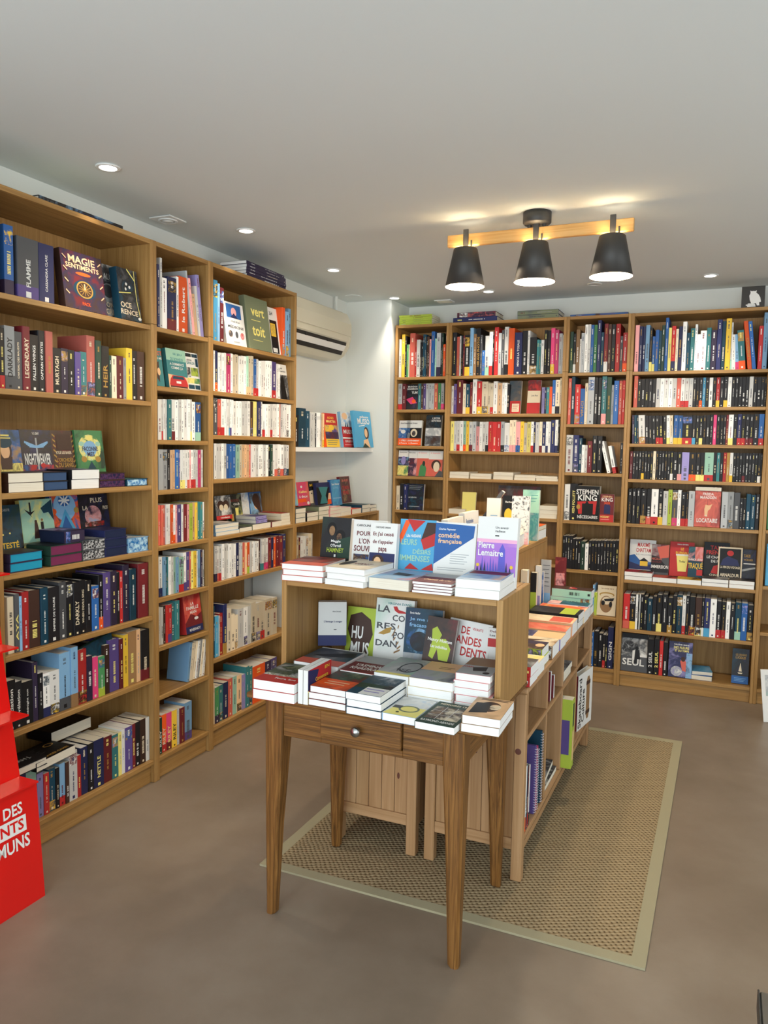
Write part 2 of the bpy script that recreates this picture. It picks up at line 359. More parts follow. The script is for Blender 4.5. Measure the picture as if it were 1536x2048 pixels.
# ---------------------------------------------------------------- oak table with drawer
def table():
    t = thing('table', (0,0,0), 'old oak side table with a small drawer, carrying stacks of books', 'table')
    part('tabletop', t, OLD[0], (.909,-.652,.712),(1.687,-.12,.73), .004)
    xs = (.970,1.630); ys = (-.635,-.145)
    for i, x in enumerate(xs):
        for j, y in enumerate(ys):
            sx = 1 if i == 0 else -1; sy = 1 if j == 0 else -1
            q = MB(); V_ = []
            zb = 0 if j == 0 else .0075
            for z, wd, ch in ((zb+.0,.028,.007),(zb+.006,.034,.008),(.30,.048,.008),(.595,.063,.004),(.711,.065,.003)):
                off = 0 if z > .02 else .003
                c = [(ch,0),(wd-ch,0),(wd,ch),(wd,wd-ch),(wd-ch,wd),(ch,wd),(0,wd-ch),(0,ch)]
                V_ += [(x+sx*(a+off), y+sy*(b+off), z) for a, b in c]
            F = [(k*8+i2,k*8+(i2+1)%8,(k+1)*8+(i2+1)%8,(k+1)*8+i2) for k in range(4) for i2 in range(8)]+[tuple(range(8)),tuple(range(32,40))]
            q.add(V_, F, OLD[2]); q.build('leg', t)
    part('apron', t, OLD[0], (1.034,-.628,.60),(1.168,-.608,.7115)); part('apron', t, OLD[0], (1.44,-.628,.60),(1.566,-.608,.7115))
    part('apron', t, OLD[0], (1.168,-.628,.60),(1.44,-.608,.622))
    part('apron', t, OLD[0], (1.034,-.17,.60),(1.566,-.15,.7115)); part('apron', t, OLD[1], (.977,-.571,.60),(.997,-.209,.7115)); part('apron', t, OLD[1], (1.603,-.571,.60),(1.623,-.209,.7115))
    d = part('drawer', t, OLD[0], (1.17,-.640,.624),(1.438,-.612,.7095), .003)
    q = MB(); q.T = Matrix.Translation((1.300,-.6405,.667)) @ Matrix.Rotation(math.pi/2,4,'X')
    q.lathe([(.006,0),(.006,.008),(.013,.014),(.016,.021),(.013,.027),(.0001,.03)], M_CHROME, 24); q.build('knob', d, True)
table()
# oak box shelf on the table
def boxshelf():
    t = thing('tabletop_shelf', (.93,-.475,.7305), 'oak veneer box shelf standing open to the front on the side table', 'shelf')
    W_, D_, Hh = .758, .34, .3375
    part('side_panel', t, OAK[2], (0,0,0),(.019,D_,Hh)); part('side_panel', t, OAK[2], (W_-.019,0,0),(W_,D_,Hh))
    part('top_panel', t, OAK[0], (.0192,.001,Hh-.02),(W_-.0192,D_,Hh-.0005))
    part('back_panel', t, OAK[2], (.0192,D_-.012,.0),(W_-.0192,D_-.005,Hh-.0205), .0005)
boxshelf()

# ---------------------------------------------------------------- pine shelf units
def pine(x0, x1, open_side, label):
    y0, y1, zt = -.115, 1.305, .700; t = thing('pine_shelf_unit', (0,0,0), label, 'shelf'); P = .038; f = .0085
    for x in (x0, x1-P):
        for y in (y0, y1-P):
            o = part('leg', t, PINE[2], (x,y,f),(x+P,y+P,zt-.021), .003)
    if open_side > 0:
        q = MB(); q.lathe([(.0001,.0004),(.006,.0003),(.011,0)], M_KNOT, 16); 
        k = q.build('knot', o); k.matrix_world = Matrix.Translation((x1-P/2-.004,y0-.0003,.475)) @ Matrix.Rotation(math.pi/2,4,'X')
        k.parent = o
    part('top', t, PINE[1], (x0-.004,y0-.004,zt-.02),(x1+.004,y1+.004,zt), .003)
    for y in (y0+.006, y1-P+.012):
        part('end_rail', t, PINE[0], (x0+P,y,.117),(x1-P,y+.018,.158)); part('end_rail', t, PINE[0], (x0+P,y,.645),(x1-P,y+.018,zt-.021))
        q = MB(); n = 5; wd = (x1-x0-2*P)/n
        for k in range(n): q.bbox((x0+P+k*wd+.0008,y+.004,.158),(x0+P+(k+1)*wd-.0008,y+.014,.645), PINE[2], .002)
        q.box((x0+P,y+.0075,.158),(x1-P,y+.0105,.645), M_GROOVE)
        for kx, kz, s in ((.83,.60,.012),(.78,.64,.006),(.16,.47,.012),(.52,.45,.008),(.86,.30,.009)) if y < 0 else ():
            cx = x0+P+(x1-x0-2*P)*kx; q.poly([(cx+s*.6*math.cos(a*.52), y+.0036, kz+s*1.4*math.sin(a*.52)) for a in range(12)], M_KNOT)
        q.build('end_panel', t)
    xf = x1 if open_side > 0 else x0; xb = x0 if open_side > 0 else x1
    lo, hi = (x0+.012, x1-.003) if open_side > 0 else (x0+.003, x1-.012)
    part('shelf', t, PINE[1], (lo,y0+P,.138),(hi,y1-P,.157)); part('shelf', t, PINE[1], (lo,y0+P,.498),(hi,y1-P,.515))
    part('edge_rail', t, PINE[1], (hi-.0005 if open_side > 0 else lo-.0175,y0+P,.112),(hi+.0005+.0005 if open_side > 0 else lo+.0005,y1-P,.137))
    for y in (.26,.57,.905):
        part('divider', t, PINE[2], (lo+.001,y-.009,.1575),(hi-.001,y+.009,.4975)); part('divider', t, PINE[2], (lo+.001,y-.009,.5155),(hi-.001,y+.009,zt-.021))
    part('back_panel', t, PINE[2], (xb if open_side > 0 else xb-.006,y0+P,.12),(xb+.006 if open_side > 0 else xb,y1-P,zt-.022), .0005)
    return t
pine(1.322, 1.684, 1, 'knotty pine shelf unit behind the side table, open to the right')
pine(.948, 1.288, -1, 'knotty pine shelf unit standing back to back left of the open one')
def upper():
    t = thing('stacking_shelf', (0,0,0), 'oak veneer shelf box lying along the pine units, plain back facing right', 'shelf')
    x0,x1,y0,y1,z0,z1 = 1.15,1.43,-.105,1.345,.7005,1.062
    part('side_panel', t, OAK[2], (x0,y0,z0),(x1,y0+.019,z1)); part('side_panel', t, OAK[2], (x0,y1-.019,z0),(x1,y1,z1))
    part('top_panel', t, OAK[1], (x0,y0+.0195,z1-.02),(x1,y1-.0195,z1)); part('bottom_panel', t, OAK[1], (x0,y0+.0195,z0),(x1,y1-.0195,z0+.019))
    part('back_panel', t, OAK[2], (x1-.007,y0+.0195,z0+.0195),(x1-.001,y1-.0195,z1-.0205), .0005)
upper()

# measured rows of books: bookcase | board height | setback | start mm | colour_foot@lean:thickness mm:height mm:title
ROWS="""
A|2.012|0.02|68|b_P:39:236 -:16:244 g_p:93:212:FLAMME B:72:210:CASSANDRA~CLARE
A|1.69|0.02|39|k_r:23:206 s_g:42:218:DARKLADY g:32:203:CHATEAU~DES~MAUDITS R:33:226:LEGENDARY k:39:202:FALLEN~WINGS k:31:220:CAPTAIN~OF~FATES D:32:223 k:40:167:MURTAGH P:34:170 k:33:169 p:29:165 t_Y:33:169 D:43:234 V:31:222 k:42:204:HEIR V:14:170 c:29:171 R:36:174 s:18:169 y:34:213 k:35:207 A:47:207
A|0.757|0.02|51|c:27:203 g:20:210:AYA l:13:200 r:30:213 A:52:212 T:34:215 k:55:210:EMPIRE~DE~L'AURE g:36:221 k:34:218 k:35:210:DARKLY k:30:214:WHEN~DEVILS~SING k:31:207 b:37:181 k_o:26:218 p:41:227 P:36:228 k:15:218 r:22:219 P:37:242 T:38:221 -:13:217 R:73:237
A|0.478|0.02|39|k:35:185:initiation k:30:171:révélation k:49:160:midnight~sun P:25:222 k:22:175 w_B:32:168 w_B:46:168 l_g:54:225 l_a:35:236 r:47:218 P:29:184 m:34:171 v_h:34:165 A:29:206 p:57:219 R:20:214 y:29:226 a:54:232 q:26:232 k_R:53:221
A|0.104|0.02|76|B:39:197 e:47:201 u:29:171 r:26:160 T:33:165 k:19:158 l_r:29:168 A:17:165 w:42:198 r:21:169 B:36:193 k:30:198 B:55:200:NETTLE R:49:194 t:35:186 Y:19:189 w:21:194 p:44:195 R:21:196 k:30:197 A:35:199 w:31:198
B|2.012|0.02|47|B:17:273 w:16:303 w:36:221 B_R:60:233 w:16:243 o:64:251:le~Robert -:25:260 s@-8:11:285 n@-8:18:257 q@-8:25:191 w@-8:16:230 u@-8:24:281
B|1.527|0.02|48|w:24:178 w_r:13:179 w:13:180 w:13:181 t:27:180 w_R:29:182 w:21:183 w:21:185 w:21:186 w:21:187 w:22:189 w_Y:14:190 w:25:180 b_e:37:180
B|1.306|0.02|48|s:31:179 s:32:179 k:18:177 q:16:177 q:16:177 b:26:179 p:13:177 w_Y:16:177 w_Y:17:177 w:16:177 w_d:17:178 n:13:178 w_r:18:178 w_r:18:178 w:15:178 m:23:178 w:17:178
B|1.059|0.02|46|d:16:180 d:16:179 d:16:178 w:17:181 w:17:180 o:17:177 w_o:19:174 n:12:173 p:28:174 w:14:173 R:28:174 n:15:172 h:25:176 q:18:177 y:19:178 t:20:179 t:21:178 w_q:25:175
B|0.826|0.02|46|w_B:26:181 l:20:178 T:10:176 t:10:175 w:17:173 w:17:171 e:17:169 l:21:167 e_r:35:163 w_p:22:181 p:23:180 d:13:181 Y:18:179 y:22:179 w:11:177 l:19:182 P:15:180 w:11:179 P:12:177 t:16:178
B|0.607|0.02|43|w:17:174 w:17:171 A:15:173 r:15:174 r_p:24:173 t:25:175 t:30:182
B|0.384|0.02|239|l@8:18:188 c@8:18:183 c@9:14:187 c@9:14:184 w@9:14:181 s@9:17:185 c@9:18:181 w@9:18:177 c@9:18:173
B|0.104|0.02|38|V:23:168:RILEY o_r:34:175:RILEY m_R:35:174:RILEY y:35:174:RILEY w:21:173 R:35:169 l_p:57:181
C|2.008|0.02|47|i:35:288 l:20:277 R:32:263
C|2.008|0.02|684|o:33:268 l:35:249 l:49:270 d:22:286
C|1.768|0.02|51|w:13:196 B_o:21:196 w:18:189 w:19:191 w:19:193 w:18:195 m:36:193 w:19:197 c:21:194 c:26:197 w:23:192 w:23:195 w:24:197 e_q:18:200 c_q:25:202 c:25:205 b_r:25:193 w_r:22:195 w:21:187 w:21:190 w:22:192 w:22:194 w:22:197 w:22:199 p_r:40:197 w:24:187 w:25:189
C|1.557|0.02|55|g:32:179 d_r:28:176 w_r:28:178 w:16:179 w:17:180 w_i:14:179 w_p:14:180 w:14:180 w:25:174 w:24:176 w:25:177 w:25:179 w:25:180 w:25:182 A:32:181 Y:32:183:PIERRE~LEMAITRE B:38:185:PIERRE~LEMAITRE w:19:187 w_r:24:175 w:23:176 w:24:178 w_r:24:179 w:24:180 w:25:182 w:25:183 o:13:184 w:20:185 w:20:186 w:21:188 w:32:184 w:33:186
C|1.342|0.02|54|w:20:173 w:21:173 w:21:174 w:21:174 w:21:174 b:25:172 b:26:172 b:26:172 e:35:170 c:22:171 q:23:171 q:23:171 q:23:171 d:16:172 w:23:172 w:23:172 w:24:172 w:24:173 w:24:173 w:24:173 w:25:173 k:20:174 V:23:174 w:22:174 w_d:30:174 w_b:33:175 w_d:30:175 w_R:31:175 w_T:30:173
C|0.833|0.02|57|w_P:24:177 w_d:16:175 w_r:21:173 w:20:183 w:21:181 w:21:179 w:21:176 w:21:174 w:21:172 B:24:175 w:15:173 w:16:171 d:27:169 q:18:166 o_h:23:167 w:22:169 w:22:167 w:23:165 w:22:163 A:19:171 w_t:14:169 w_t:15:168 w_m:22:171 w_m:22:169 R:30:172 B:23:169 o:28:169 R:34:172 R:35:168 B:32:176
C|0.451|0.02|49|T:10:261 i:30:208 w:11:204 r:31:213 B_z:29:255 c:38:223 c:31:191 c:31:180 w:54:206 w:37:205 w:28:205 c:45:217 c:46:209 c_r:49:208 c:71:209 c:52:209
C|0.109|0.02|49|c:14:207 v_P:33:185 t:36:186 B:43:190 d:39:199 e:35:200 q:44:195 u:41:188 t:33:221 t:33:213 o:122:204 P:61:203 p:63:205
W|1.505|0.05|20|o:50:182 k:52:185 T:86:230 T:51:216 w:21:205 w:21:206 w:21:207 k:19:208 w:20:212 w:21:213 w:21:214 q:19:209 q_y:20:210
D|0.757|0.03|69|c:28:212 R:27:209 w:30:217 w:30:214 w:31:211 c:39:223 w:16:220
E|2.008|0.02|5|w:20:268 y:25:300 k:14:287 v:15:229 c:9:229 d:40:305 r:11:263 w:27:260 k:11:241 k:11:241 T:12:293 T:12:293 A:12:276 A:12:276 n:13:259 b:26:312 e:11:262 s_P:33:299 k:11:298 V:7:297 o:17:219 R:15:298
E|1.78|0.02|10|s_r:30:183 R:29:183
E|1.78|0.02|172|t:23:181 A:18:180 p:19:180 s:21:182 s:21:182 s:20:182 d:26:181 v:23:182 s_m:22:182
E|1.067|0.02|10|c:28:172 k:27:186 B:27:182
F|2.008|0.02|5|k:30:295 d:20:267 w:12:274 k:14:273 R:12:273 k_y:36:276 l:25:322 a:22:281 k:27:319:100~ANS~PHOTOS g:14:272 b:19:169 w_e:29:266 w_r:25:292 k:10:268 r:29:321 s:22:278 g:20:296 w_k:28:317 o:40:309 B:52:280:MINCE~LA~TOSALE k:36:286 w:16:287 k_s:47:242 t:14:225 t:14:225 w:20:224 k:21:284 k:21:283 m_y:27:297 m:27:284 s:23:261 w:29:248
F|1.75|0.02|12|w:17:191 p:21:206 R:45:230 c:21:205 T_y:28:205 R:21:216 w:29:236 r_y:37:219 c_y:43:217 c:15:206 c_r:21:206 w:29:217 q:32:205 w:18:208 w:18:208 k:14:196
F|1.75|0.02|648|u:19:173 B:13:173 t:18:173 o:19:176 b_w:21:218 c_k:28:221 c:15:228
F|1.495|0.02|8|Y:26:205 w:19:206 w_r:24:206 w:24:206 e_o:20:206 y:21:206 w_R:25:202 s:25:202 n:25:170 w:21:202 w:21:202 w_k:20:202 r:30:202 r:29:202 r:29:202 s_k:25:202 w:34:195 c_n:22:214 c_n:22:214 n_b:30:203 y:24:203 c:21:195 Y:27:203 w_r:18:203 B:13:203 w:26:199 c_R:19:203 B_w:22:203 w_B:17:203 w:16:203 B:29:215 w_B:19:215 k:10:215
G|2.012|0.02|17|V:22:263 k_w:17:253 a:24:274 w:9:217 s:22:251 w:20:306 w:17:307 b:19:302 v:21:301 B:24:330 T:19:250 R_w:25:304 A:21:299 k:25:298 r:29:301 g:17:224 r_o:37:244
G|1.683|0.02|13|d:21:294 T:23:309 r:35:255 b:28:227:VINCI c:19:261 s:40:301 k:23:297 k:23:296 t_n:31:302 V:30:301 s:15:249 b:30:273 d:21:275 r:18:275 g:18:275
G|1.37|0.02|11|w:44:244 B:38:242 T:19:223 w:18:179 w:18:179 R:30:205 k:31:240 k:31:237 -:37:237 w@-14:21:209 -:15:210 w_r@-12:21:176 -:18:176 k:30:195
G|1.056|0.02|10|w:35:236 k:51:241:KEN~FOLLETT
G|0.734|0.02|11|k:16:216 k:16:217 k:16:218 k:16:219 k:18:201 k:18:202 k:18:203 V:28:186 w:22:174 k:19:195 k:19:196 k:19:197 k:19:199 k:19:200 k:19:201 k:19:202 k:19:203 k:19:205 k:26:206
G|0.441|0.02|226|l:11:200 h:17:151
G|0.1|0.02|228|b:17:228 k:29:236 k:29:225 k_r:18:218 k:13:215 B:36:274:GIGN k:13:132
H|2.01|0.02|23|n:26:290 B:21:280 B:16:279 l:25:287 k_Y:17:269 b_Y:16:217 b:22:255 T:15:250 V:20:282 b:19:324 Y:19:264 r_B:24:275 c:16:254 B:22:270 w:24:298 T:22:230 t:25:254 w:14:278 w:17:219 w:35:239 t:26:254 P:32:240 B:27:300 T:21:291 y:30:306 w_e:10:281 w@-2:21:207 l_m@-3:20:210 t_o@-5:36:233 -:11:232 o@-7:24:284:UNESCO b@-7:22:283 -:5:282 r:24:253 l:26:329
H|1.789|0.02|29|d:23:196 k:22:176 k:22:176 k:22:176 k:22:175 k:22:175 w:24:179 w:24:178 w:24:178 w:24:177 w:24:177 d:24:176 w_r:24:176 w_r:23:175 w:23:175 k:18:179 k:18:178 k_o:18:178 i:17:178 k:20:177 w:20:177 k:20:176 r_y:20:176 k:22:180 k_y:22:179 w:21:179 k:19:178 k:19:178 k:19:177 k:19:177 k:19:177 w:22:179 k:21:175 k:20:175 k:20:174 k:20:174
H|1.562|0.02|31|P@-2:14:179 T@-2:14:179 T@-2:14:179 w_d@-3:38:179 k@-3:21:175 k@-3:21:175 k@-3:21:175 k_r@-3:21:175 k_r@-3:21:175 k@-2:21:175 w_Y@-2:19:177 c@-2:19:177 b_y:26:177 b_y:25:177 k_r:56:177 k_i:20:177 k:20:175 k_Y:20:175 k:19:180 k:20:180 k:19:180 m:19:180 k:20:180 k:19:180 k:14:180 R:13:180 w_Y:27:182 k:22:184 B_r:22:184 k_r:22:184 k_R:22:184 k_R:22:183 k:28:185 b_r:28:185 k:15:185
H|1.339|0.02|23|R:18:175 k:18:176 k:18:176 k:17:176 k_y:17:177 k:18:177 k:17:177 k:17:178 c:17:178 k:17:178 k:17:179 k:17:179 k:17:179 k:17:179 k_w:17:180 k:25:176 k_n:25:176 u:42:175 k_o:40:173 k_Y:24:174 k_Y:24:174 e_r:51:175 k:18:175 t:18:175 k:18:176 r:18:176 z:18:176 w_y:18:177 k:17:174 k:17:174 k:17:174 k_R:17:174 k:17:175 k:17:175 k:17:175 k:16:176 k_w:17:176 k:16:176
H|1.056|0.02|22|k:25:221 k:25:222 k:27:223 k_r:36:220 k_d:29:221 w_r:41:223 k_y:29:224 w:29:212 h:24:222 g_m:32:223 w:20:224 k_r:28:212 k_r:16:213 s:34:218
H|1.056|0.02|570|s:35:221 s:32:222 g:35:220 k:17:183 k:17:184 T:25:214 T:26:210 k:31:212
H|0.377|0.02|20|r_d:42:225 k_y:36:224 w:13:226 k:8:227 w:7:228 k:20:229 k:24:218 T:29:207 k:25:223 k_Y:33:235 k:33:242 k_z:29:223 k:25:239 T:33:246 w_r:20:244 k:20:246 k_r:35:240 A_Y:38:239 k_w:14:241 B_i:34:239 w:35:238 k_r:28:228 k_r:27:226 w:23:229 k:27:223 T_e:35:230 b:33:229 k:36:220
H|0.097|0.02|181|k:40:225:2~SEUL k:33:229:2~SEUL r:23:224 k:27:218
"""
# books shown face out: design, bookcase, board height, setback, start, width, height, lean, thickness mm
FACES = [
  ('magie', 'A', 2.012, 0.02, 0.336, 0.212, 0.22, 8, 22),
  ('alco', 'A', 2.012, 0.085, 0.585, 0.12, 0.228, 8, 22),
  ('oce', 'A', 2.012, 0.02, 0.63, 0.12, 0.212, 8, 22),
  ('queen', 'A', 1.33, 0.13, 0.128, 0.105, 0.219, 8, 22),
  ('night', 'A', 1.33, 0.14, 0.242, 0.147, 0.222, 8, 22),
  ('orch', 'A', 1.33, 0.15, 0.398, 0.124, 0.223, 8, 22),
  ('green', 'A', 1.33, 0.14, 0.512, 0.154, 0.227, 8, 22),
  ('tecte', 'A', 1.047, 0.13, 0.127, 0.101, 0.224, 8, 22),
  ('birds', 'A', 1.047, 0.15, 0.246, 0.156, 0.236, 8, 22),
  ('glass', 'A', 1.047, 0.17, 0.41, 0.146, 0.256, 8, 22),
  ('plus', 'A', 1.047, 0.19, 0.576, 0.17, 0.238, 8, 22),
  ('tealbook', 'B', 1.76, 0.03, 0.056, 0.05, 0.168, 8, 22),
  ('car', 'B', 1.76, 0.03, 0.136, 0.138, 0.176, 8, 22),
  ('photos', 'B', 1.76, 0.04, 0.283, 0.135, 0.176, 8, 22),
  ('famille', 'B', 0.607, 0.02, 0.238, 0.128, 0.18, 8, 22),
  ('medecine', 'C', 2.008, 0.03, 0.173, 0.176, 0.214, 8, 22),
  ('vert', 'C', 2.008, 0.02, 0.36, 0.217, 0.274, 8, 22),
  ('blackyellow', 'C', 2.008, 0.03, 0.593, 0.098, 0.253, 8, 22),
  ('photo', 'C', 1.768, 0.03, 0.682, 0.139, 0.195, 8, 22),
  ('greyface', 'C', 1.06, 0.13, 0.225, 0.139, 0.181, 8, 22),
  ('darkgreen', 'C', 1.06, 0.15, 0.388, 0.111, 0.181, 8, 22),
  ('bluegirl', 'C', 1.06, 0.17, 0.528, 0.198, 0.182, 8, 22),
  ('sunset', 'W', 1.505, 0.05, 0.473, 0.178, 0.214, 8, 22),
  ('mussored', 'W', 1.505, 0.08, 0.768, 0.198, 0.236, 8, 22),
  ('mussoblue', 'W', 1.505, 0.03, 0.863, 0.275, 0.248, 8, 22),
  ('tealsmall', 'D', 1.06, 0.1, 0.144, 0.064, 0.226, 8, 22),
  ('pinkorange', 'D', 1.06, 0.1, 0.209, 0.147, 0.227, 8, 22),
  ('mary', 'D', 1.06, 0.165, 0.455, 0.158, 0.222, 8, 22),
  ('tealdance', 'D', 1.06, 0.13, 0.51, 0.211, 0.212, 8, 22),
  ('bluecov', 'D', 1.06, 0.12, 0.698, 0.14, 0.227, 8, 22),
  ('redbrown', 'D', 1.06, 0.17, 0.93, 0.153, 0.239, 8, 22),
  ('yumi', 'E', 1.78, 0.03, 0.064, 0.101, 0.177, 8, 22),
  ('ernaux', 'E', 1.525, 0.03, -0.008, 0.088, 0.177, 8, 22),
  ('ernauxb', 'E', 1.525, 0.03, 0.08, 0.117, 0.178, 8, 22),
  ('poppies', 'E', 1.525, 0.03, 0.226, 0.117, 0.216, 8, 22),
  ('purpleface', 'E', 1.309, 0.03, 0.01, 0.082, 0.18, 8, 22),
  ('maroonface', 'E', 1.309, 0.03, 0.094, 0.072, 0.18, 8, 22),
  ('greenlady', 'E', 1.309, 0.03, 0.166, 0.089, 0.18, 8, 22),
  ('redlady', 'E', 1.309, 0.03, 0.255, 0.105, 0.179, 8, 22),
  ('nightblue', 'E', 1.067, 0.03, 0.088, 0.135, 0.185, 8, 22),
  ('greybrown', 'F', 1.75, 0.04, 0.419, 0.082, 0.22, 8, 22),
  ('redcream', 'F', 1.75, 0.04, 0.545, 0.087, 0.222, 8, 22),
  ('sking', 'G', 1.056, 0.03, 0.09, 0.156, 0.228, 3, 70),
  ('sking2', 'G', 1.056, 0.03, 0.251, 0.087, 0.179, 3, 30),
  ('basket', 'G', 0.441, 0.03, 0.254, 0.119, 0.193, 8, 22),
  ('locataire', 'H', 1.056, 0.03, 0.418, 0.147, 0.221, 3, 30),
  ('maxime', 'H', 0.695, 0.15, 0.03, 0.162, 0.24, 8, 22),
  ('immersion', 'H', 0.695, 0.14, 0.169, 0.106, 0.218, 8, 22),
  ('redcup', 'H', 0.695, 0.16, 0.278, 0.146, 0.24, 8, 22),
  ('traq', 'H', 0.695, 0.13, 0.392, 0.087, 0.218, 8, 22),
  ('frenchdark', 'H', 0.695, 0.16, 0.481, 0.149, 0.251, 8, 22),
  ('framedark', 'H', 0.695, 0.12, 0.566, 0.138, 0.23, 8, 22),
  ('arnaldur', 'H', 0.695, 0.14, 0.704, 0.082, 0.221, 8, 22),
  ('seul', 'H', 0.097, 0.02, 0.018, 0.163, 0.24, 8, 22),
  ('purplewoman', 'H', 0.097, 0.02, 0.31, 0.139, 0.22, 8, 22),
  ('navyship', 'H', 0.097, 0.05, 0.677, 0.095, 0.211, 8, 22),
]
# ---------------------------------------------------------------- books
# a book stands in its own frame: x thickness, y depth (spine at y=0), z height; front cover on +x
LIGHT = 'wcYysnqelufh'
def ink(c, rnd): return rnd.choice('kgggsBR') if c in LIGHT else rnd.choice('wwwcYz')
def shell(q, t, d, h, c, hard, levels):
    """cover wrapped round the page block; levels = [(z0,z1,material)]"""
    k = .0022 if hard else .0008; ch = min(.003 if hard else .0012, t*.2)
    outer = [(0,ch),(ch*.4,ch*.25),(ch,0),(t-ch,0),(t-ch*.4,ch*.25),(t,ch),(t,d),(t-k,d),(t-k,k+ch*.5),(k,k+ch*.5),(k,d),(0,d)]
    n = len(outer)
    for z0, z1, m in levels:
        V_ = [(a,b,z0) for a,b in outer]+[(a,b,z1) for a,b in outer]
        F = [(i,(i+1)%n,n+(i+1)%n,n+i) for i in range(n)]
        # end caps as quads
        cap = [(0,1,10,11),(1,2,9,10),(2,3,8,9),(3,4,7,8)]
        cap = [(11,0,10),(0,9,10),(0,1,2,9),(2,3,8,9),(3,4,5,8),(5,7,8),(5,6,7)]
        F += [tuple(reversed(f)) for f in cap]+[tuple(n+j for j in f) for f in cap]
        q.add(V_, F, m)
def pages(q, t, d, h, hard, m):
    k = .0026 if hard else .0009; mg = .003 if hard else .0003
    q.box((k,k+.001,mg),(t-k,d-(mg if hard else .0004),h-mg), m)
def spine_marks(q, t, h, c, rnd, text=None, y=-.0004):
    ic = mat(ink(c, rnd)); lo = .0
    if text:
        L = h*(.62 if len(text) > 6 else .45); hh = min(t*.55, L/max(2,len(text))*1.2)
        q.text(text, (t/2+hh/2, y, h*.2), (0,0,1), (-1,0,0), L, hh, ic)
        q.box((t*.38,y-.0001,h*.03),(t*.62,y+.0003,h*.03+t*.22), ic); return
    style = rnd.random()
    def line(z0, z1, x0, x1, m):
        z = z0
        while z < z1:
            a = rnd.uniform(.002,.0048)
            q.poly([(x0,y,z),(x1,y,z),(x1,y,min(z+a,z1)),(x0,y,min(z+a,z1))], m) if rnd.random() < .86 else None
            z += a+rnd.uniform(.0012,.0022)
    a = rnd.uniform(.16,.34); b = a+rnd.uniform(.25,.42)
    sz = rnd.uniform(.12,.22) if style < .7 else rnd.uniform(.24,.4)
    line(h*a, h*min(b,.78), t*(.5-sz/2), t*(.5+sz/2), ic)
    if style < .75: line(h*.8, h*rnd.uniform(.88,.95), t*.34, t*.6, mat(ink(c, rnd)))
    if rnd.random() < .45: q.poly([(t*.36,y,h*.035),(t*.64,y,h*.035),(t*.64,y,h*.035+t*.28),(t*.36,y,h*.035+t*.28)], ic)
    if t > .03 and rnd.random() < .5:
        m2 = mat('#'+c+rnd.choice('kgRTzb')+rnd.choice('wzyu')+'60'); z0 = h*rnd.choice((.02,.72)); q.poly([(.002,y+.0001,z0),(t-.002,y+.0001,z0),(t-.002,y+.0001,z0+h*.22),(.002,y+.0001,z0+h*.22)], m2)
def spine_book(q, pq, t, d, h, c, band, text, rnd):
    hard = (h > .205 and t > .02 and c in 'kRBTVPArpg') or h > .25
    cm = mat(c+rnd.choice('012'))
    zb = h*(.22 if band else 0)
    lv = [(0,zb,mat(band))] if band else []
    lv.append((zb,h,cm)); shell(q, t, d, h, c, hard, lv)
    spine_marks(q, t, h, c, rnd, text)
    pages(pq, t, d, h, hard, M_PAGEW if rnd.random() < .4 else M_PAGE)
    return hard
PLACE = {'A':'fantasy bookcase','B':'narrow left bookcase','C':'wide left bookcase','D':'low bookcase','W':'floating white shelf',
  'E':'corner bookcase','F':'wide middle bookcase','G':'narrow back bookcase','H':'owl bookcase'}
def shelf_no(key, z): return (lambda i: 'top' if i == 1 else ordinal(i))(min(range(len(SH[key])), key=lambda i: abs(SH[key][i]-z))+1)+' shelf, '+PLACE[key] if key in SH else PLACE[key]
UNITS['W'] = (Matrix.Translation((0,1.2,0)) @ Matrix.Rotation(L90,4,'Z'), 1.18)
specs = []; CNT = {}
camv = Vector(CAM)
for line in ROWS.strip().split('\n'):
    key, z, rec, first, toks = line.split('|'); z = float(z); rec = float(rec); x = float(first)/1000; x = max(x, .0205)
    U_, W_ = UNITS[key]; n = CNT.get((key, z), 0); d0 = .15
    gap = min([q_ for q_ in SH.get(key, [])+[2.37 if key not in 'DW' else 2.3] if q_ > z+.02])-z-.024
    for tk in toks.split():
        p = tk.split(':'); c = p[0]; wd = int(p[1])/1000; hh = int(p[2])/1000; text = p[3].replace('~',' ') if len(p) > 3 else None
        if c[0] == '-': x += wd; continue
        n += 1; CNT[(key, z)] = n; lean = 0; band = None
        if '@' in c: c, lean = c.split('@'); lean = float(lean)
        if '_' in c: c, band = c.split('_')
        if x+wd > W_-.02: wd = W_-.0205-x
        if wd < .004: continue
        rnd = random.Random(len(specs)*7+3)
        d = min(.2, max(.105, hh*.66)) + rnd.uniform(-.004,.004)
        hh = min(hh*(1+rnd.uniform(-.006,.006)), gap)
        P = U_ @ Vector((x+wd/2, rec, z+hh/2)); dist = (P-camv).length
        specs.append(dict(key=key, z=z, rec=rec+rnd.uniform(0,.006), x=x, w=wd-.0004, h=hh, d=d, c=c, band=band, lean=lean, text=text, n=n, seed=len(specs), area=wd*hh/dist**2))
        x += wd
rank = sorted(specs, key=lambda s: -s['area'])
KEEP = set(id(s) for s in rank[:300])
stuffq = MB()
def spec_matrix(s):
    U_, W_ = UNITS[s['key']]; M = U_ @ Matrix.Translation((s['x'], s['rec'], s['z']+.0004))
    if s['lean']:
        a = math.radians(s['lean'])  # positive leans right
        if a > 0: M = M @ Matrix.Translation((s['w'],0,0)) @ Matrix.Rotation(a,4,'Y') @ Matrix.Translation((-s['w'],0,0))
        else: M = M @ Matrix.Rotation(a,4,'Y')
    return M
NB = 0
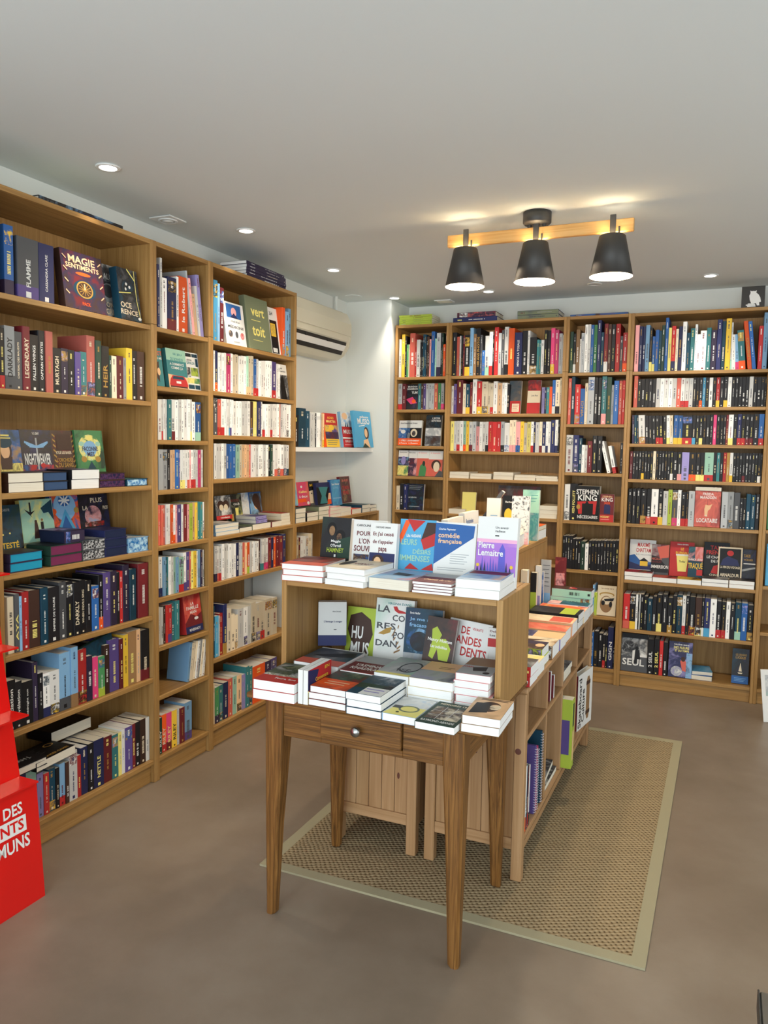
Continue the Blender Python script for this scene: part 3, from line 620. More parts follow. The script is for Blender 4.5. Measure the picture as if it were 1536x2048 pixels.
for s in specs:
    rnd = random.Random(s['seed']+11); M = spec_matrix(s)
    t = s['w']
    if id(s) in KEEP:
        q = MB(); pq = MB(); hard = spine_book(q, pq, t, s['d'], s['h'], s['c'], s['band'], s['text'], rnd)
        o = q.build('hardback_book' if hard else 'paperback_book'); o.matrix_world = M; pq.build('page_block', o)
        size = 'thick ' if t > .034 else 'slim ' if t < .015 else ''
        lab = f"{size}{NAMES[s['c']]} book" + (f", {NAMES[s['band']]} foot" if s['band'] else '') + f", {ordinal(s['n'])} from left, {shelf_no(s['key'], s['z'])}"
        tag(o, lab, 'book', 'books standing, '+shelf_no(s['key'], s['z'])); NB += 1
    else:
        stuffq.T = M; spine_book(stuffq, stuffq, t, s['d'], s['h'], s['c'], s['band'], s['text'], rnd)
if stuffq.v:
    o = stuffq.build('shelved_books'); o['kind'] = 'stuff'; tag(o, 'remaining small closely packed books standing spine out in the left and back bookcases', 'books')

# ---------------------------------------------------------------- covers seen from the front
def draw_cover(q, t, d, h, spec):
    """print shapes on the front cover; 0,0 is the top left corner"""
    e = [0.0]
    def P(u, v): return (t+.0003+e[0], u*d, (1-v)*h)
    for it in spec:
        k = it[0]; e[0] += .00008
        if k == 'r': _, a, b, c_, d_, m = it; q.poly([P(a,d_),P(c_,d_),P(c_,b),P(a,b)], mat(m))
        elif k == 'e':
            _, cx, cy, rx, ry, m = it; q.poly([P(cx+rx*math.cos(2*math.pi*i/24), cy-ry*math.sin(2*math.pi*i/24)) for i in range(24)], mat(m))
        elif k == 'p': q.poly([P(*uv) for uv in it[2]][::-1], mat(it[1])) if area2(it[2]) > 0 else q.poly([P(*uv) for uv in it[2]], mat(it[1]))
        elif k == 't': _, s_, a, b, c_, d_, m = it; q.text(s_, P(a,d_), (0,1,0), (0,0,1), (c_-a)*d, (d_-b)*h, mat(m))
        elif k == 'l':  # thin stroke
            _, x0, y0, x1, y1, wd, m = it; L_ = math.hypot(x1-x0,y1-y0) or 1; nx, ny = -(y1-y0)/L_*wd/2, (x1-x0)/L_*wd/2
            pts = [(x0+nx,y0+ny),(x1+nx,y1+ny),(x1-nx,y1-ny),(x0-nx,y0-ny)]
            q.poly([P(*uv) for uv in (pts if area2(pts) < 0 else pts[::-1])], mat(m))
def area2(p): return sum(p[i][0]*p[(i+1)%len(p)][1]-p[(i+1)%len(p)][0]*p[i][1] for i in range(len(p)))
def T(s, a, b, c, d, m): return ('t', s, a, b, c, d, m)
def Rr(a, b, c, d, m): return ('r', a, b, c, d, m)
def E(a, b, c, d, m): return ('e', a, b, c, d, m)
def Pg(m, *p): return ('p', m, list(zip(p[::2], p[1::2])))
def L(a, b, c, d, w_, m): return ('l', a, b, c, d, w_, m)
def tiny(a, b, c, n, gap, m, hh=.018): return [('r', a, b+i*gap, c-((i*37)%5)*.03, b+i*gap+hh, m) for i in range(n)]
def petals(cx, cy, r, n, m, w_=.02, asp=.7): return [L(cx, cy, cx+r*math.cos(6.283*i/n), cy+r*asp*math.sin(6.283*i/n), w_, m) for i in range(n)]
def display_book(name, M, w_, h, t, base, shapes, label, group=None, hard=False, spine=None, page=None, band=None, cat='book', text=None):
    """M maps the display frame (front cover facing -Y, width +X, height +Z) into the world"""
    q = MB(); rnd = random.Random(sum(map(ord, label)))
    lv = [(0,h,mat(base if len(base) > 1 else base+'1'))] if not band else [(0,h*band[1],mat(band[0])),(h*band[1],h,mat(base if len(base) > 1 else base+'1'))]
    shell(q, t, w_, h, base, hard, lv); draw_cover(q, t, w_, h, shapes)
    if spine or text:
        if spine: q.poly([(.001,-.0003,.001),(t-.001,-.0003,.001),(t-.001,-.0003,h-.001),(.001,-.0003,h-.001)], mat(spine))
        spine_marks(q, t, h, (spine or base)[0] if (spine or base)[0] != '#' else 'w', rnd, text, -.0006)
    o = q.build(name); o.matrix_world = M @ Matrix(((0,1,0,0),(-1,0,0,t),(0,0,1,0),(0,0,0,1)))
    pq = MB(); pages(pq, t, w_, h, hard, page or M_PAGE); pq.build('page_block', o)
    return tag(o, label, cat, group)
def stand(x, y, z, yaw=0, lean=8, roll=0):
    return Matrix.Translation((x,y,z)) @ Matrix.Rotation(math.radians(yaw),4,'Z') @ Matrix.Rotation(math.radians(-lean),4,'X') @ Matrix.Rotation(math.radians(roll),4,'Y')
def flatM(x, y, z, t, yaw=0):
    # front cover up, foot edge towards -Y before yaw
    return Matrix.Translation((x,y,z)) @ Matrix.Rotation(math.radians(yaw),4,'Z') @ Matrix(((1,0,0,0),(0,0,1,0),(0,-1,0,t),(0,0,0,1)))
def squash(k, sh):
    o_ = []
    for it in sh:
        it = list(it)
        if it[0] == 'r': it[2] *= k; it[4] *= k
        elif it[0] == 'e': it[2] *= k; it[4] *= k
        elif it[0] == 'p': it[2] = [(a, c*k) for a, c in it[2]]
        elif it[0] == 't': it[3] *= k; it[5] *= k
        elif it[0] == 'l': it[2] *= k; it[4] *= k
        o_.append(tuple(it))
    return o_
# how much of a cover shows above the pile lying in front of it
LIFT = dict(tealsmall=.0865, pinkorange=.081, mary=.081, tealdance=.068, bluecov=.0545, redbrown=.0545, greyface=.0565, darkgreen=.0315, bluegirl=.0315)   # stands on the pile in front
SHOWN = dict(queen=.7, night=.7, orch=.7, green=.7, tecte=.74, birds=.74, glass=.66, plus=.62, maxime=.8, immersion=.82, redcup=.85, traq=.82, frenchdark=.85, framedark=.82, arnaldur=.8)
COV = {
'magie':('A',[Rr(0,0,1,1,'#APR14'),T('MAGIE',.18,.07,.82,.2,'q'),T('SENTIMENTS',.1,.215,.9,.3,'q'),E(.5,.37,.18,.03,'o'),E(.5,.64,.27,.16,'T'),E(.5,.64,.2,.15,'z'),E(.5,.64,.17,.125,'A'),*petals(.5,.64,.15,12,'z',.012),L(.5,.64,.5,.54,.03,'q'),T('PACK',.4,.86,.6,.92,'o'),
   *[L(.04,.1+.2*i,.12,.16+.2*i,.02,'q') for i in range(4)],*[L(.96,.1+.2*i,.88,.16+.2*i,.02,'q') for i in range(4)]],'plum hardback with gold lettering and clock medallion facing out on top shelf'),
'alco':('g',[Rr(0,0,1,1,'#kgs18'),T('ALCO',.3,.16,.9,.27,'w'),E(.5,.5,.35,.16,'s'),E(.45,.48,.26,.12,'g'),T('ONE',.3,.68,.8,.77,'c'),T('CRETS',.25,.8,.95,.9,'c')],'dark grey cover half hidden behind the clock medallion book'),
'oce':('T',[Rr(0,0,1,1,'#Tkg18'),L(.85,0,.85,.6,.03,'Y'),L(.5,0,.85,.2,.03,'Y'),L(.0,.5,.6,.45,.02,'Y'),L(.85,.6,.95,.95,.03,'Y'),E(.4,.3,.05,.03,'w'),E(.55,.35,.05,.03,'w'),E(.35,.4,.04,.03,'w'),E(.9,.94,.08,.03,'w'),T('OCE',.02,.66,.55,.77,'c'),T('RENCE',.0,.8,.82,.9,'c')],'dark cover with yellow arches and white flowers at right end of top shelf'),
'queen':('T',[Rr(0,0,1,1,'#Tbz12'),Rr(0,.8,1,1,'#zYA30'),E(.3,.5,.3,.3,'A'),E(.33,.5,.19,.2,'q'),E(.3,.3,.35,.14,'T'),Pg('A',.1,.7,.6,.65,.55,.95,.1,.95),L(.15,.14,.55,.14,.03,'Y'),L(.1,.2,.6,.2,.02,'Y')],'cover with a crowned woman in gold and blue, third shelf'),
'night':('B',[Rr(0,0,1,1,'#BkP10'),Rr(0,.86,1,1,'#bBr20'),T('V. S. GRAY',.4,.06,.62,.12,'w'),L(.5,.2,.5,.98,.05,'s'),*[L(.5,.42,.12+.05*i,.3+.035*i,.04,'l') for i in range(4)],*[L(.5,.42,.88-.05*i,.3+.035*i,.04,'l') for i in range(4)],T('NIGHTWEAVER',.08,.58,.92,.86,'w'),E(.35,.92,.08,.06,'r'),E(.65,.88,.08,.06,'r')],'midnight blue cover with a winged sword'),
'orch':('A',[Rr(0,0,1,1,'#RAA16'),*[L(.06+.0*k,.1+.13*k,.16,.16+.13*k,.03,'z') for k in range(7)],*[L(.94,.1+.13*k,.84,.16+.13*k,.03,'z') for k in range(7)],Rr(.2,.1,.8,.5,'A'),T('KYLIE LEE BAKER',.15,.53,.78,.6,'c'),T('L\'ORCHIDÉE',.15,.68,.82,.8,'z'),T('DU SANG',.2,.82,.8,.94,'z')],'brown cover with gold foliage border between sword and green covers'),
'green':('v',[Rr(0,0,1,1,'#vvV6'),E(.5,.45,.4,.34,'#vYe30'),E(.5,.47,.24,.2,'l'),E(.5,.2,.12,.07,'Y'),E(.2,.35,.09,.06,'e'),E(.8,.35,.09,.06,'e'),E(.25,.75,.1,.08,'z'),E(.75,.75,.1,.08,'z'),T('FACONNE',.22,.42,.78,.54,'P'),T('MES',.38,.56,.64,.68,'P'),Pg('T',.35,1,.5,.8,.65,1)],'green cover with pale wreath at right of third shelf'),
'tecte':('V',[Rr(0,0,1,1,'#VTk8'),T('BON CHRISTIE',.0,.08,.55,.14,'s'),E(.15,.65,.04,.02,'Y'),E(.45,.63,.04,.02,'Y'),T('TESTÉ',.05,.8,.8,.96,'y')],'dark green cover with yellow scrawled title'),
'birds':('Y',[Rr(0,0,1,1,'#Yee8'),Pg('k',.12,.2,.3,.28,.45,.24,.3,.34,.36,.4,.25,.32),L(.3,.3,.3,.06,.05,'k'),Pg('T',.62,.2,.98,.02,1,.5,.85,.3,.7,.32),E(.43,.48,.04,.03,'A'),Pg('A',.39,.5,.47,.5,.53,.86,.34,.86),E(.62,.46,.035,.03,'a'),Pg('k',.57,.5,.66,.5,.67,.88,.58,.88),Rr(0,.93,1,1,'j')],'cream cover with two black birds above a couple'),
'glass':('b',[Rr(0,0,1,1,'#boT22'),E(.5,.35,.4,.34,'l'),E(.5,.2,.22,.14,'b'),*petals(.5,.2,.2,8,'w',.03),Pg('i',.15,.95,.5,.4,.85,.95),Pg('b',.25,.97,.5,.55,.75,.97),E(.1,.45,.09,.07,'o'),E(.9,.45,.09,.07,'z')],'bright blue and orange stained glass patterned cover'),
'plus':('P',[Rr(0,0,1,1,'#PkB8'),E(.45,.62,.28,.3,'#Pnl14'),Rr(.15,.78,.8,.92,'#rAn30'),T('PLUS',.4,.1,.8,.24,'c'),T('LA',.12,.32,.3,.44,'c'),T('PROF',.8,.35,.98,.46,'c')],'dark purple cover with circular lettering at right of fourth shelf'),
'tealbook':('t',[T('ROT',.2,.08,1,.2,'o'),T('LES AMIS',.2,.24,.95,.3,'w'),Pg('A',.1,.4,.5,.35,.4,.9,.1,.8),E(.4,.62,.2,.1,'q')],'teal cover with orange letters at left end of second shelf'),
'car':('t',[Rr(0,0,1,.3,'e'),T('SE JEU',.35,.1,.8,.17,'t'),T('DU BONHEUR',.2,.22,.85,.3,'t'),T('A COMMENCÉ',.14,.34,.86,.42,'w'),T('COMME ÇA',.2,.45,.8,.53,'w'),Pg('q',0,.66,1,.7,1,1,0,1),Pg('r',.1,.78,.22,.68,.8,.68,.92,.78,.98,.92,.9,.97,.1,.97,.04,.92),Pg('T',.26,.7,.76,.7,.82,.77,.2,.77),Rr(.38,.82,.62,.88,'w'),Rr(.06,.95,.94,.985,'A')],'teal cover with a red car on the narrow left bookcase'),
'photos':('w',[Rr(.05,.03,.48,.12,'#TkV20'),Rr(.52,.03,.95,.12,'#TTk20'),T('ANNA',.1,.18,.5,.23,'g'),T('GAVALDA',.08,.24,.7,.32,'t'),Rr(.76,.15,.95,.36,'T'),Rr(.05,.4,.3,.66,'#wgk40'),Rr(.34,.4,.9,.62,'#jhV14'),Rr(.05,.68,.95,.82,'#jYv14'),Rr(.05,.86,.5,.97,'T'),Rr(.55,.86,.92,.97,'T')],'white cover divided into green photo tiles'),
'famille':('r',[Rr(0,0,1,1,'#rdr10'),T('LA',.4,.2,.6,.28,'w'),T('FAMILLE',.15,.3,.85,.39,'w'),T('HAN',.33,.42,.7,.5,'w'),Pg('R',0,.72,.35,.5,.7,.6,1,.5,1,.82,0,.82),E(.66,.64,.12,.04,'w'),Rr(0,.82,1,1,'B'),T('RIVERNOY',.2,.88,.85,.95,'w')],'thick red cover with dark blue foot on seventh shelf'),
'medecine':('w',[Rr(.14,.04,.86,.36,'b'),E(.5,.22,.13,.11,'n'),Pg('B',.3,.36,.5,.24,.7,.36),T('ATLAS DE LA',.3,.42,.75,.46,'g'),T('MÉDECINE',.14,.52,.92,.6,'g'),E(.24,.74,.1,.08,'#qgA40'),E(.54,.74,.07,.08,'g'),E(.82,.75,.1,.08,'#nrw40'),Rr(.35,.9,.65,.93,'s')],'white medical cover with blue picture on top shelf'),
'vert':('j',[T('vert',.22,.2,.8,.36,'Y'),Rr(.2,.44,.6,.45,'Y'),T('toit',.2,.54,.75,.74,'Y'),Rr(.2,.82,.62,.83,'Y')],'olive green cover with large pale lettering on top shelf'),
'blackyellow':('w',[T('364',.1,.08,.45,.17,'g'),Rr(.05,.27,.78,.98,'x'),Rr(.1,.34,.62,.62,'y'),*tiny(.14,.38,.58,7,.03,'j',.008),Rr(.14,.87,.6,.96,'w')],'white cover with black box and yellow label on top shelf'),
'photo':('w',[Rr(0,.3,1,1,'#kgs22'),T('Album',.1,.08,.5,.14,'g'),T('carnet de l\'ombre',.1,.17,.85,.22,'g'),Pg('x',.1,1,.2,.45,.45,.3,.6,.5,.75,1)],'white cover with black and white photograph, second shelf right end'),
'greyface':('g',[Rr(0,0,1,.85,'#sgw14'),E(.35,.4,.22,.2,'A'),E(.68,.4,.2,.2,'A'),E(.37,.5,.13,.13,'c'),E(.66,.5,.13,.13,'c'),Rr(0,.83,1,1,'r'),T('vendetta',.25,.88,.85,.95,'w')],'grey cover with two heads and red foot, fifth shelf'),
'darkgreen':('V',[Rr(0,0,1,1,'#Vkj12'),T('MURDER',.1,.18,.8,.28,'R'),T('CLUB',.3,.32,.8,.4,'w'),Rr(.4,.5,1,.85,'#jYV10'),Rr(.0,.7,.2,.95,'z')],'dark green cover beside the two heads cover'),
'bluegirl':('l',[Rr(0,0,.35,1,'#lws10'),Rr(.35,0,1,1,'b'),Rr(.4,.05,1,1,'#bgl10'),E(.72,.3,.18,.24,'A'),E(.72,.5,.12,.16,'q'),Pg('A',.55,.3,.9,.3,.95,.85,.8,.7,.6,.5)],'blue cover with long-haired woman, fifth shelf'),
'sunset':('o',[Rr(0,0,1,.35,'r'),T('AGNES',.25,.1,.75,.17,'y'),T('MARTIN',.15,.2,.85,.28,'Y'),Rr(0,.35,1,.75,'#oyp8'),E(.5,.42,.2,.08,'y'),Rr(0,.55,1,.76,'#pPR14'),Rr(0,.76,1,1,'y'),*tiny(.1,.8,.9,3,.06,'j')],'orange sunset cover with yellow foot on floating shelf'),
'mussored':('l',[Rr(0,0,1,.42,'#lwi14'),E(.3,.12,.2,.1,'q'),Pg('T',.25,.42,.3,.28,.35,.42),Pg('T',.4,.42,.45,.28,.5,.42),Rr(0,.42,1,1,'r'),T('MUSSO',.1,.5,.9,.62,'w'),Rr(0,.72,1,.76,'w'),T('QUELQU\'UN',.15,.8,.7,.87,'w'),*tiny(.1,.92,.9,1,.05,'n')],'red and pale blue box cover on floating shelf'),
'mussoblue':('i',[T('guillaume',.35,.12,.85,.2,'w'),T('MUSSO',.2,.2,.9,.36,'w'),L(.25,.42,.6,.38,.02,'w'),E(.65,.6,.14,.17,'A'),E(.62,.6,.09,.12,'q'),Pg('q',.4,1,.45,.8,.7,.75,.8,1),Pg('V',.35,1,.5,.88,.75,1)],'large sky blue cover with dark-haired woman on floating shelf'),
'tealsmall':('t',[Rr(0,0,1,1,'#tle14')],'narrow teal cover half hidden at left end of low bookcase top'),
'pinkorange':('o',[Rr(0,0,1,1,'#omd6'),E(.4,.2,.08,.05,'w'),T('Caillou',.15,.36,.8,.46,'Y'),T('à deux',.15,.55,.85,.66,'w'),Rr(0,.7,.7,.85,'o'),E(.85,.9,.1,.07,'w')],'pink and orange cover standing on low bookcase'),
'mary':('k',[Pg('c',.1,1,.1,.45,.45,.4,.5,1),T('Mary',.2,.12,.9,.28,'y'),Rr(.5,.3,1,1,'#Akz14'),E(.3,.55,.06,.03,'k')],'black cover with yellow script and pale face on low bookcase'),
'tealdance':('B',[Rr(0,0,1,.55,'B'),Rr(.55,.5,1,.8,'q'),Rr(.55,.78,1,1,'o'),Pg('x',0,.2,.85,.25,.6,1,0,1),Pg('t',.15,.2,.75,.22,.55,.6,.65,.95,.15,.95,.3,.6)],'black cover with teal hourglass shape on low bookcase'),
'bluecov':('b',[Rr(0,.02,1,1,'#bib6'),T('Sans Retour',.1,.14,.9,.22,'w'),T('LES RIVES',.2,.28,.75,.36,'l'),Rr(.1,.7,.9,.74,'l')],'plain blue cover standing on low bookcase'),
'redbrown':('R',[Rr(.05,.03,.95,.97,'#RAa20'),T('LA NUIT',.2,.1,.85,.2,'d'),T('DE MON',.2,.35,.85,.5,'r'),T('PERE',.2,.55,.8,.68,'r')],'red-brown cover at right end of standing row on low bookcase'),
'yumi':('x',[Rr(0,0,1,1,'#kkP10'),T('BRANDON',.2,.06,.9,.13,'w'),T('SANDERSON',.15,.15,.95,.22,'w'),T('YUMI',.5,.28,.95,.38,'w'),Pg('m',.1,.6,.6,.5,.95,.75,.5,.8),E(.7,.68,.15,.08,'o')],'black cover with pink glow on second shelf of narrow corner bookcase'),
'ernaux':('w',[T('Annie Ernaux',.12,.08,.8,.14,'g'),Rr(0,.3,1,.72,'#lbw10'),E(.4,.45,.2,.08,'w'),Rr(0,.72,1,1,'o'),T('1 PRIX',.15,.77,.8,.84,'w'),T('à l\'heure',.1,.88,.8,.94,'w')],'white cover with blue picture and orange foot, left of its twin'),
'ernauxb':('w',[T('Annie Ernaux',.08,.08,.7,.14,'g'),Rr(0,.3,1,.72,'k'),E(.5,.5,.22,.16,'c'),E(.5,.52,.12,.1,'#AgA20'),Rr(0,.72,1,1,'o'),T('L\'ÉVÉNEMENT',.1,.77,.9,.84,'w'),T('à l\'heure',.2,.88,.8,.94,'w')],'white cover with black portrait and orange foot'),
'poppies':('V',[Rr(0,0,1,1,'#Tkg8'),T('L\'ESTER',.4,.08,.9,.14,'w'),T('DE PATRICK',.35,.16,.95,.22,'w'),Rr(0,.42,1,.7,'#ssw12'),Rr(0,.68,1,1,'#sgA16')],'dark grey cover with misty landscape in narrow corner bookcase'),
'purpleface':('w',[T('Françoise',.1,.06,.8,.11,'g'),Rr(0,.26,1,.62,'#uPl12'),Rr(0,.6,1,1,'#jYv14'),E(.5,.4,.22,.17,'u')],'white and purple portrait cover, leftmost of four on fourth corner shelf'),
'maroonface':('w',[T('Simone',.1,.06,.8,.11,'g'),Rr(0,.3,1,1,'#RPn14')],'white and maroon portrait cover, second of four on fourth corner shelf'),
'greenlady':('w',[T('M. Robinson',.1,.06,.8,.11,'n'),Rr(0,.3,1,1,'d'),Pg('v',.2,1,.3,.6,.6,.45,.85,.7,.8,1),E(.6,.5,.12,.1,'V')],'coral cover with green figure, third of four on fourth corner shelf'),
'redlady':('w',[T('A Rebelle',.1,.06,.8,.11,'n'),Rr(0,.33,1,1,'d'),E(.55,.55,.34,.2,'A'),E(.58,.62,.22,.2,'c'),Pg('g',.5,1,.8,.75,1,.8,1,1)],'coral cover with short-haired woman, rightmost of four on fourth corner shelf'),
'nightblue':('B',[Rr(0,0,1,1,'#BkT20'),*tiny(.15,.08,.9,3,.06,'s',.01),T('LA CASSE-COU',.15,.5,.6,.55,'w'),Rr(.2,.86,.8,.88,'s')],'navy patterned cover on fifth shelf of corner bookcase'),
'greybrown':('s',[Rr(0,0,1,.65,'#agT6'),Rr(0,.62,1,1,'r'),Rr(.3,.7,.9,.95,'c'),*tiny(.35,.74,.85,4,.05,'r',.01)],'brown and grey cover with red foot among novels'),
'redcream':('r',[Rr(0,0,1,.3,'#rRg14'),Rr(0,.32,1,.68,'c'),T('Jose Ruz',.3,.44,.8,.5,'g'),Rr(0,.68,1,1,'r')],'red and cream cover tilted among the novels behind the tables'),
'sking':('x',[T('STEPHEN',.05,.1,.95,.24,'w'),T('KING',.12,.25,.9,.42,'w'),Pg('r',.1,.45,.9,.42,.85,.8,.15,.8),Rr(.3,.5,.75,.95,'x'),Pg('x',.4,.52,.5,.42,.6,.52),E(.15,.6,.08,.07,'z'),T('NÉCESSAIRES',.12,.82,.95,.93,'w')],'very thick black cover with white lettering and red castle'),
'sking2':('R',[T('STEPHEN',.15,.05,.85,.12,'q'),T('KING',.1,.13,.9,.26,'w'),Rr(.3,.4,.75,.7,'B'),E(.5,.4,.15,.08,'B'),T('SALEM',.3,.28,.7,.36,'o'),Rr(0,.74,1,1,'r'),T('MOZZART',.05,.78,.7,.85,'Y'),*tiny(.05,.9,.7,1,.1,'n')],'small red cover with white lettering beside the thick black one'),
'basket':('c',[T('les contes de la',.2,.07,.85,.12,'a'),E(.5,.3,.4,.08,'z'),E(.5,.32,.34,.06,'c'),E(.48,.62,.33,.28,'a'),E(.5,.5,.24,.13,'c'),Pg('k',.35,.45,.9,.4,.85,.5,.4,.52),E(.32,.58,.1,.08,'k'),E(.72,.62,.08,.1,'k')],'cream cover with round basket drawing near the floor'),
'locataire':('R',[Rr(0,0,1,1,'#RdR5'),T('FREIDA',.3,.05,.72,.12,'w'),T('McFADDEN',.2,.14,.82,.22,'w'),L(.5,.24,.5,.75,.01,'k'),Pg('q',.4,.7,.38,.5,.42,.38,.55,.4,.68,.36,.6,.5,.52,.55,.5,.72),T('LA',.4,.66,.5,.7,'w'),T('LOCATAIRE',.1,.76,.9,.88,'w')],'dark red cover with golden hand holding a thread'),
'maxime':('w',[T('MAXIME',.3,.1,.78,.24,'r'),T('CHATTAM',.25,.28,.82,.42,'r'),T('8,2 secondes',.25,.47,.85,.53,'s'),Pg('b',0,.55,.2,.5,.45,.72,1,.75,1,1,0,1),Pg('B',0,.75,.4,.85,1,.8,1,1,0,1),Rr(.42,.72,.72,.88,'y'),Pg('k',.38,.72,.57,.6,.76,.72)],'white cover with yellow house in blue landscape'),
'immersion':('g',[Rr(0,0,1,.45,'#gRs6'),Pg('d',.3,.1,1,0,1,.45,.5,.5),Pg('k',0,.4,.4,.45,1,.85,1,1,0,1),T('NICOLAS',.03,.48,.6,.56,'d'),T('BEUGLET',.03,.6,.6,.66,'R'),T('IMMERSION',.0,.74,1,.86,'w')],'grey cover with red cliff and white title'),
'redcup':('r',[T('SARAH EPSTEIN',.3,.06,.75,.1,'w'),T('LE',.45,.18,.58,.26,'y'),T('BUREAU',.25,.3,.78,.38,'y'),Pg('Y',.28,.42,.78,.42,.7,.92,.36,.92),Rr(.26,.38,.8,.43,'w'),T('Thriller',.4,.58,.66,.64,'k')],'red cover with a yellow paper cup'),
'traq':('T',[Rr(0,0,.45,.5,'#tTn8'),Rr(.45,0,1,.5,'#ndt8'),T('FRANCK LÉON',.0,.4,.95,.48,'w'),T('TRAQUÉ',.0,.52,1,.8,'y'),Rr(.6,.8,1,1,'r')],'dark teal and pink cover with large yellow title'),
'frenchdark':('k',[T('TANA',.25,.1,.85,.22,'r'),T('FRENCH',.1,.24,.9,.36,'r'),T('LE CHANT',.12,.4,.8,.48,'w'),T('DE FEU',.3,.52,.75,.6,'w'),Pg('r',.3,.9,.4,.7,.8,.6,.7,.95),T('CHASSE',.25,.93,.7,.99,'c')],'black cover with red lettering and red animal shape'),
'framedark':('c',[Rr(.06,.05,.94,1,'x'),E(.5,.2,.14,.09,'r'),Pg('B',.2,.4,.4,.3,.8,.4,.9,.6,.1,.6),T('LA FIN DU VOYAGE',.1,.62,.92,.7,'c'),T('ARNALDUR',.1,.86,.9,.97,'c')],'black cover in pale frame with red head, in front'),
'arnaldur':('B',[Rr(0,0,1,1,'#BkB8'),T('TAKIS',.1,.18,.6,.28,'z'),T('WÜRGER',.1,.32,.8,.4,'z'),Rr(.1,.48,1,.52,'w'),Pg('s',.0,.7,1,.6,1,.66,0,.78)],'dark blue cover at right end of thriller display row'),
'seul':('g',[Rr(0,.12,1,.6,'#sgw8'),Rr(0,0,1,.12,'k'),E(.3,.35,.35,.15,'#gks20'),Rr(0,.6,1,1,'g'),E(.58,.38,.06,.05,'x'),Pg('k',.5,.42,.68,.42,.74,.75,.5,.78),Pg('w',.42,.45,.52,.42,.5,.7,.42,.68),T('SEUL',.05,.66,.88,.84,'w')],'black and white cover with walking man on bottom shelf'),
'purplewoman':('P',[Rr(0,0,1,1,'#PBu8'),T('VALÉRIE GANS',.2,.05,.85,.1,'w'),T('DES FLEURS',.2,.13,.85,.2,'Y'),T('ET DU TEMPS',.25,.22,.85,.28,'Y'),Pg('d',.5,.55,.6,.45,.75,.55,.85,.85,.6,.8),E(.62,.48,.09,.07,'A'),E(.35,.83,.24,.14,'#wsu40'),Rr(.75,.3,1,1,'#ulP14')],'purple cover with seated woman on bottom shelf'),
'navyship':('B',[Rr(0,0,1,1,'#BkT6'),T('LES DERNIERES',.2,.14,.85,.2,'z'),T('LUCIOLES',.2,.22,.8,.29,'z'),Pg('c',.4,.65,.5,.4,.6,.65),Pg('c',.35,.68,.65,.68,.6,.72,.4,.72),Rr(0,.78,1,1,'b'),*tiny(.15,.84,.85,3,.04,'l',.012)],'navy cover with pale sailing ship and blue foot'),
}
for key, unit, z, rec, s0, wd, h, lean, t in FACES:
    base, shapes, lab = COV[key]; U_, W_ = UNITS[unit]; shapes = squash(SHOWN.get(key, 1), shapes)
    s0 = max(s0, .021); z += LIFT.get(key, 0); h -= LIFT.get(key, 0)
    if s0+wd > W_-.02 and unit not in 'WD': wd = W_-.0205-s0
    thick = {'famille':.05,'vert':.035,'oce':.04,'magie':.035}.get(key, t/1000)
    if key in ('sking','sking2'): rec, lean = .02, 0
    hh = h/math.cos(math.radians(lean))
    M = U_ @ stand(s0, rec, z+.0005+thick*math.sin(math.radians(lean))*0, 0, lean)
    # lift so the back lower edge clears the board
    M = M @ Matrix.Translation((0,0,thick*math.tan(math.radians(lean))*1.0))
    display_book('display_book', M, wd-.0005, hh, thick, base, shapes, lab, 'face-out books on the shelves', key in ('magie','oce','queen','night'))

# ---------------------------------------------------------------- lying stacks on shelves: (unit, along0, width, depth into shelf, z, n, thickness, spine/foot code, rec, yaw, what)
def stack(U_, x0, rec, z, wd, ht, n, t, base, shapes, lab, grp, yaw=0, jitter=.004, hard=False, pagem=None, spine=None, turn=False, text=None):
    zz = z+.0004; rnd = random.Random(int(x0*9973)+n)
    for i in range(n):
        top = i == n-1
        jx, jy, ja = (rnd.uniform(-jitter,jitter), rnd.uniform(0,jitter), rnd.uniform(-1.2,1.2)) if i else (0,0,0)
        w_ = wd; y_ = yaw+ja
        if turn:  # spine towards the viewer: rotate the lying book so its left edge faces -Y
            M = U_ @ Matrix.Translation((x0+jx, rec+jy, zz)) @ Matrix.Rotation(math.radians(90+y_),4,'Z') @ Matrix.Translation((0,-ht,0)) @ Matrix(((1,0,0,0),(0,0,1,0),(0,-1,0,t),(0,0,0,1)))
        else: M = U_ @ flatM(x0+jx, rec+jy, zz, t, y_)
        pos = ('only one' if n == 1 else 'topmost of '+str(n) if top else 'bottom one of '+str(n) if i == 0 else ordinal(n-i)+' from top of '+str(n))
        l_ = lab if n == 1 else f"{lab}, {pos}"
        display_book('lying_book', M, w_, ht, t, base, shapes if top else [], l_, grp, hard, spine, pagem, None, 'book', text)
        zz += t+.0004
    return zz
I4 = Matrix.Identity(4)
UA, UC, UD, UF, UH, UE, UG = [UNITS[k][0] for k in 'ACDFHEG']
G3 = 'books lying on the third shelf of the wide left bookcase'; G4 = 'books lying on the fourth shelf of the wide left bookcase'
M_PB = newmat('sprayed_blue_edge', (62,84,118), .8, .1); M_PT = newmat('sprayed_turquoise_edge', (40,150,182), .8, .1); M_PM = newmat('sprayed_plum_edge', (118,48,82), .8, .1)
M_PN = newmat('sprayed_navy_edge', (36,44,72), .8, .1)
M_PF = newmat('floral_sprayed_edge', (70,70,100), .8, .1); noise_ramp(M_PF, [(.42,(38,38,70)),(.55,(92,52,84)),(.68,(60,66,110))], 90)
M_PD = newmat('lace_sprayed_edge', (90,90,92), .8, .1); noise_ramp(M_PD, [(.45,(40,40,44)),(.55,(190,190,190))], 140)
M_PI = newmat('icy_blue_sprayed_edge', (60,150,200), .8, .1); noise_ramp(M_PI, [(.4,(30,110,180)),(.6,(190,225,240))], 60)
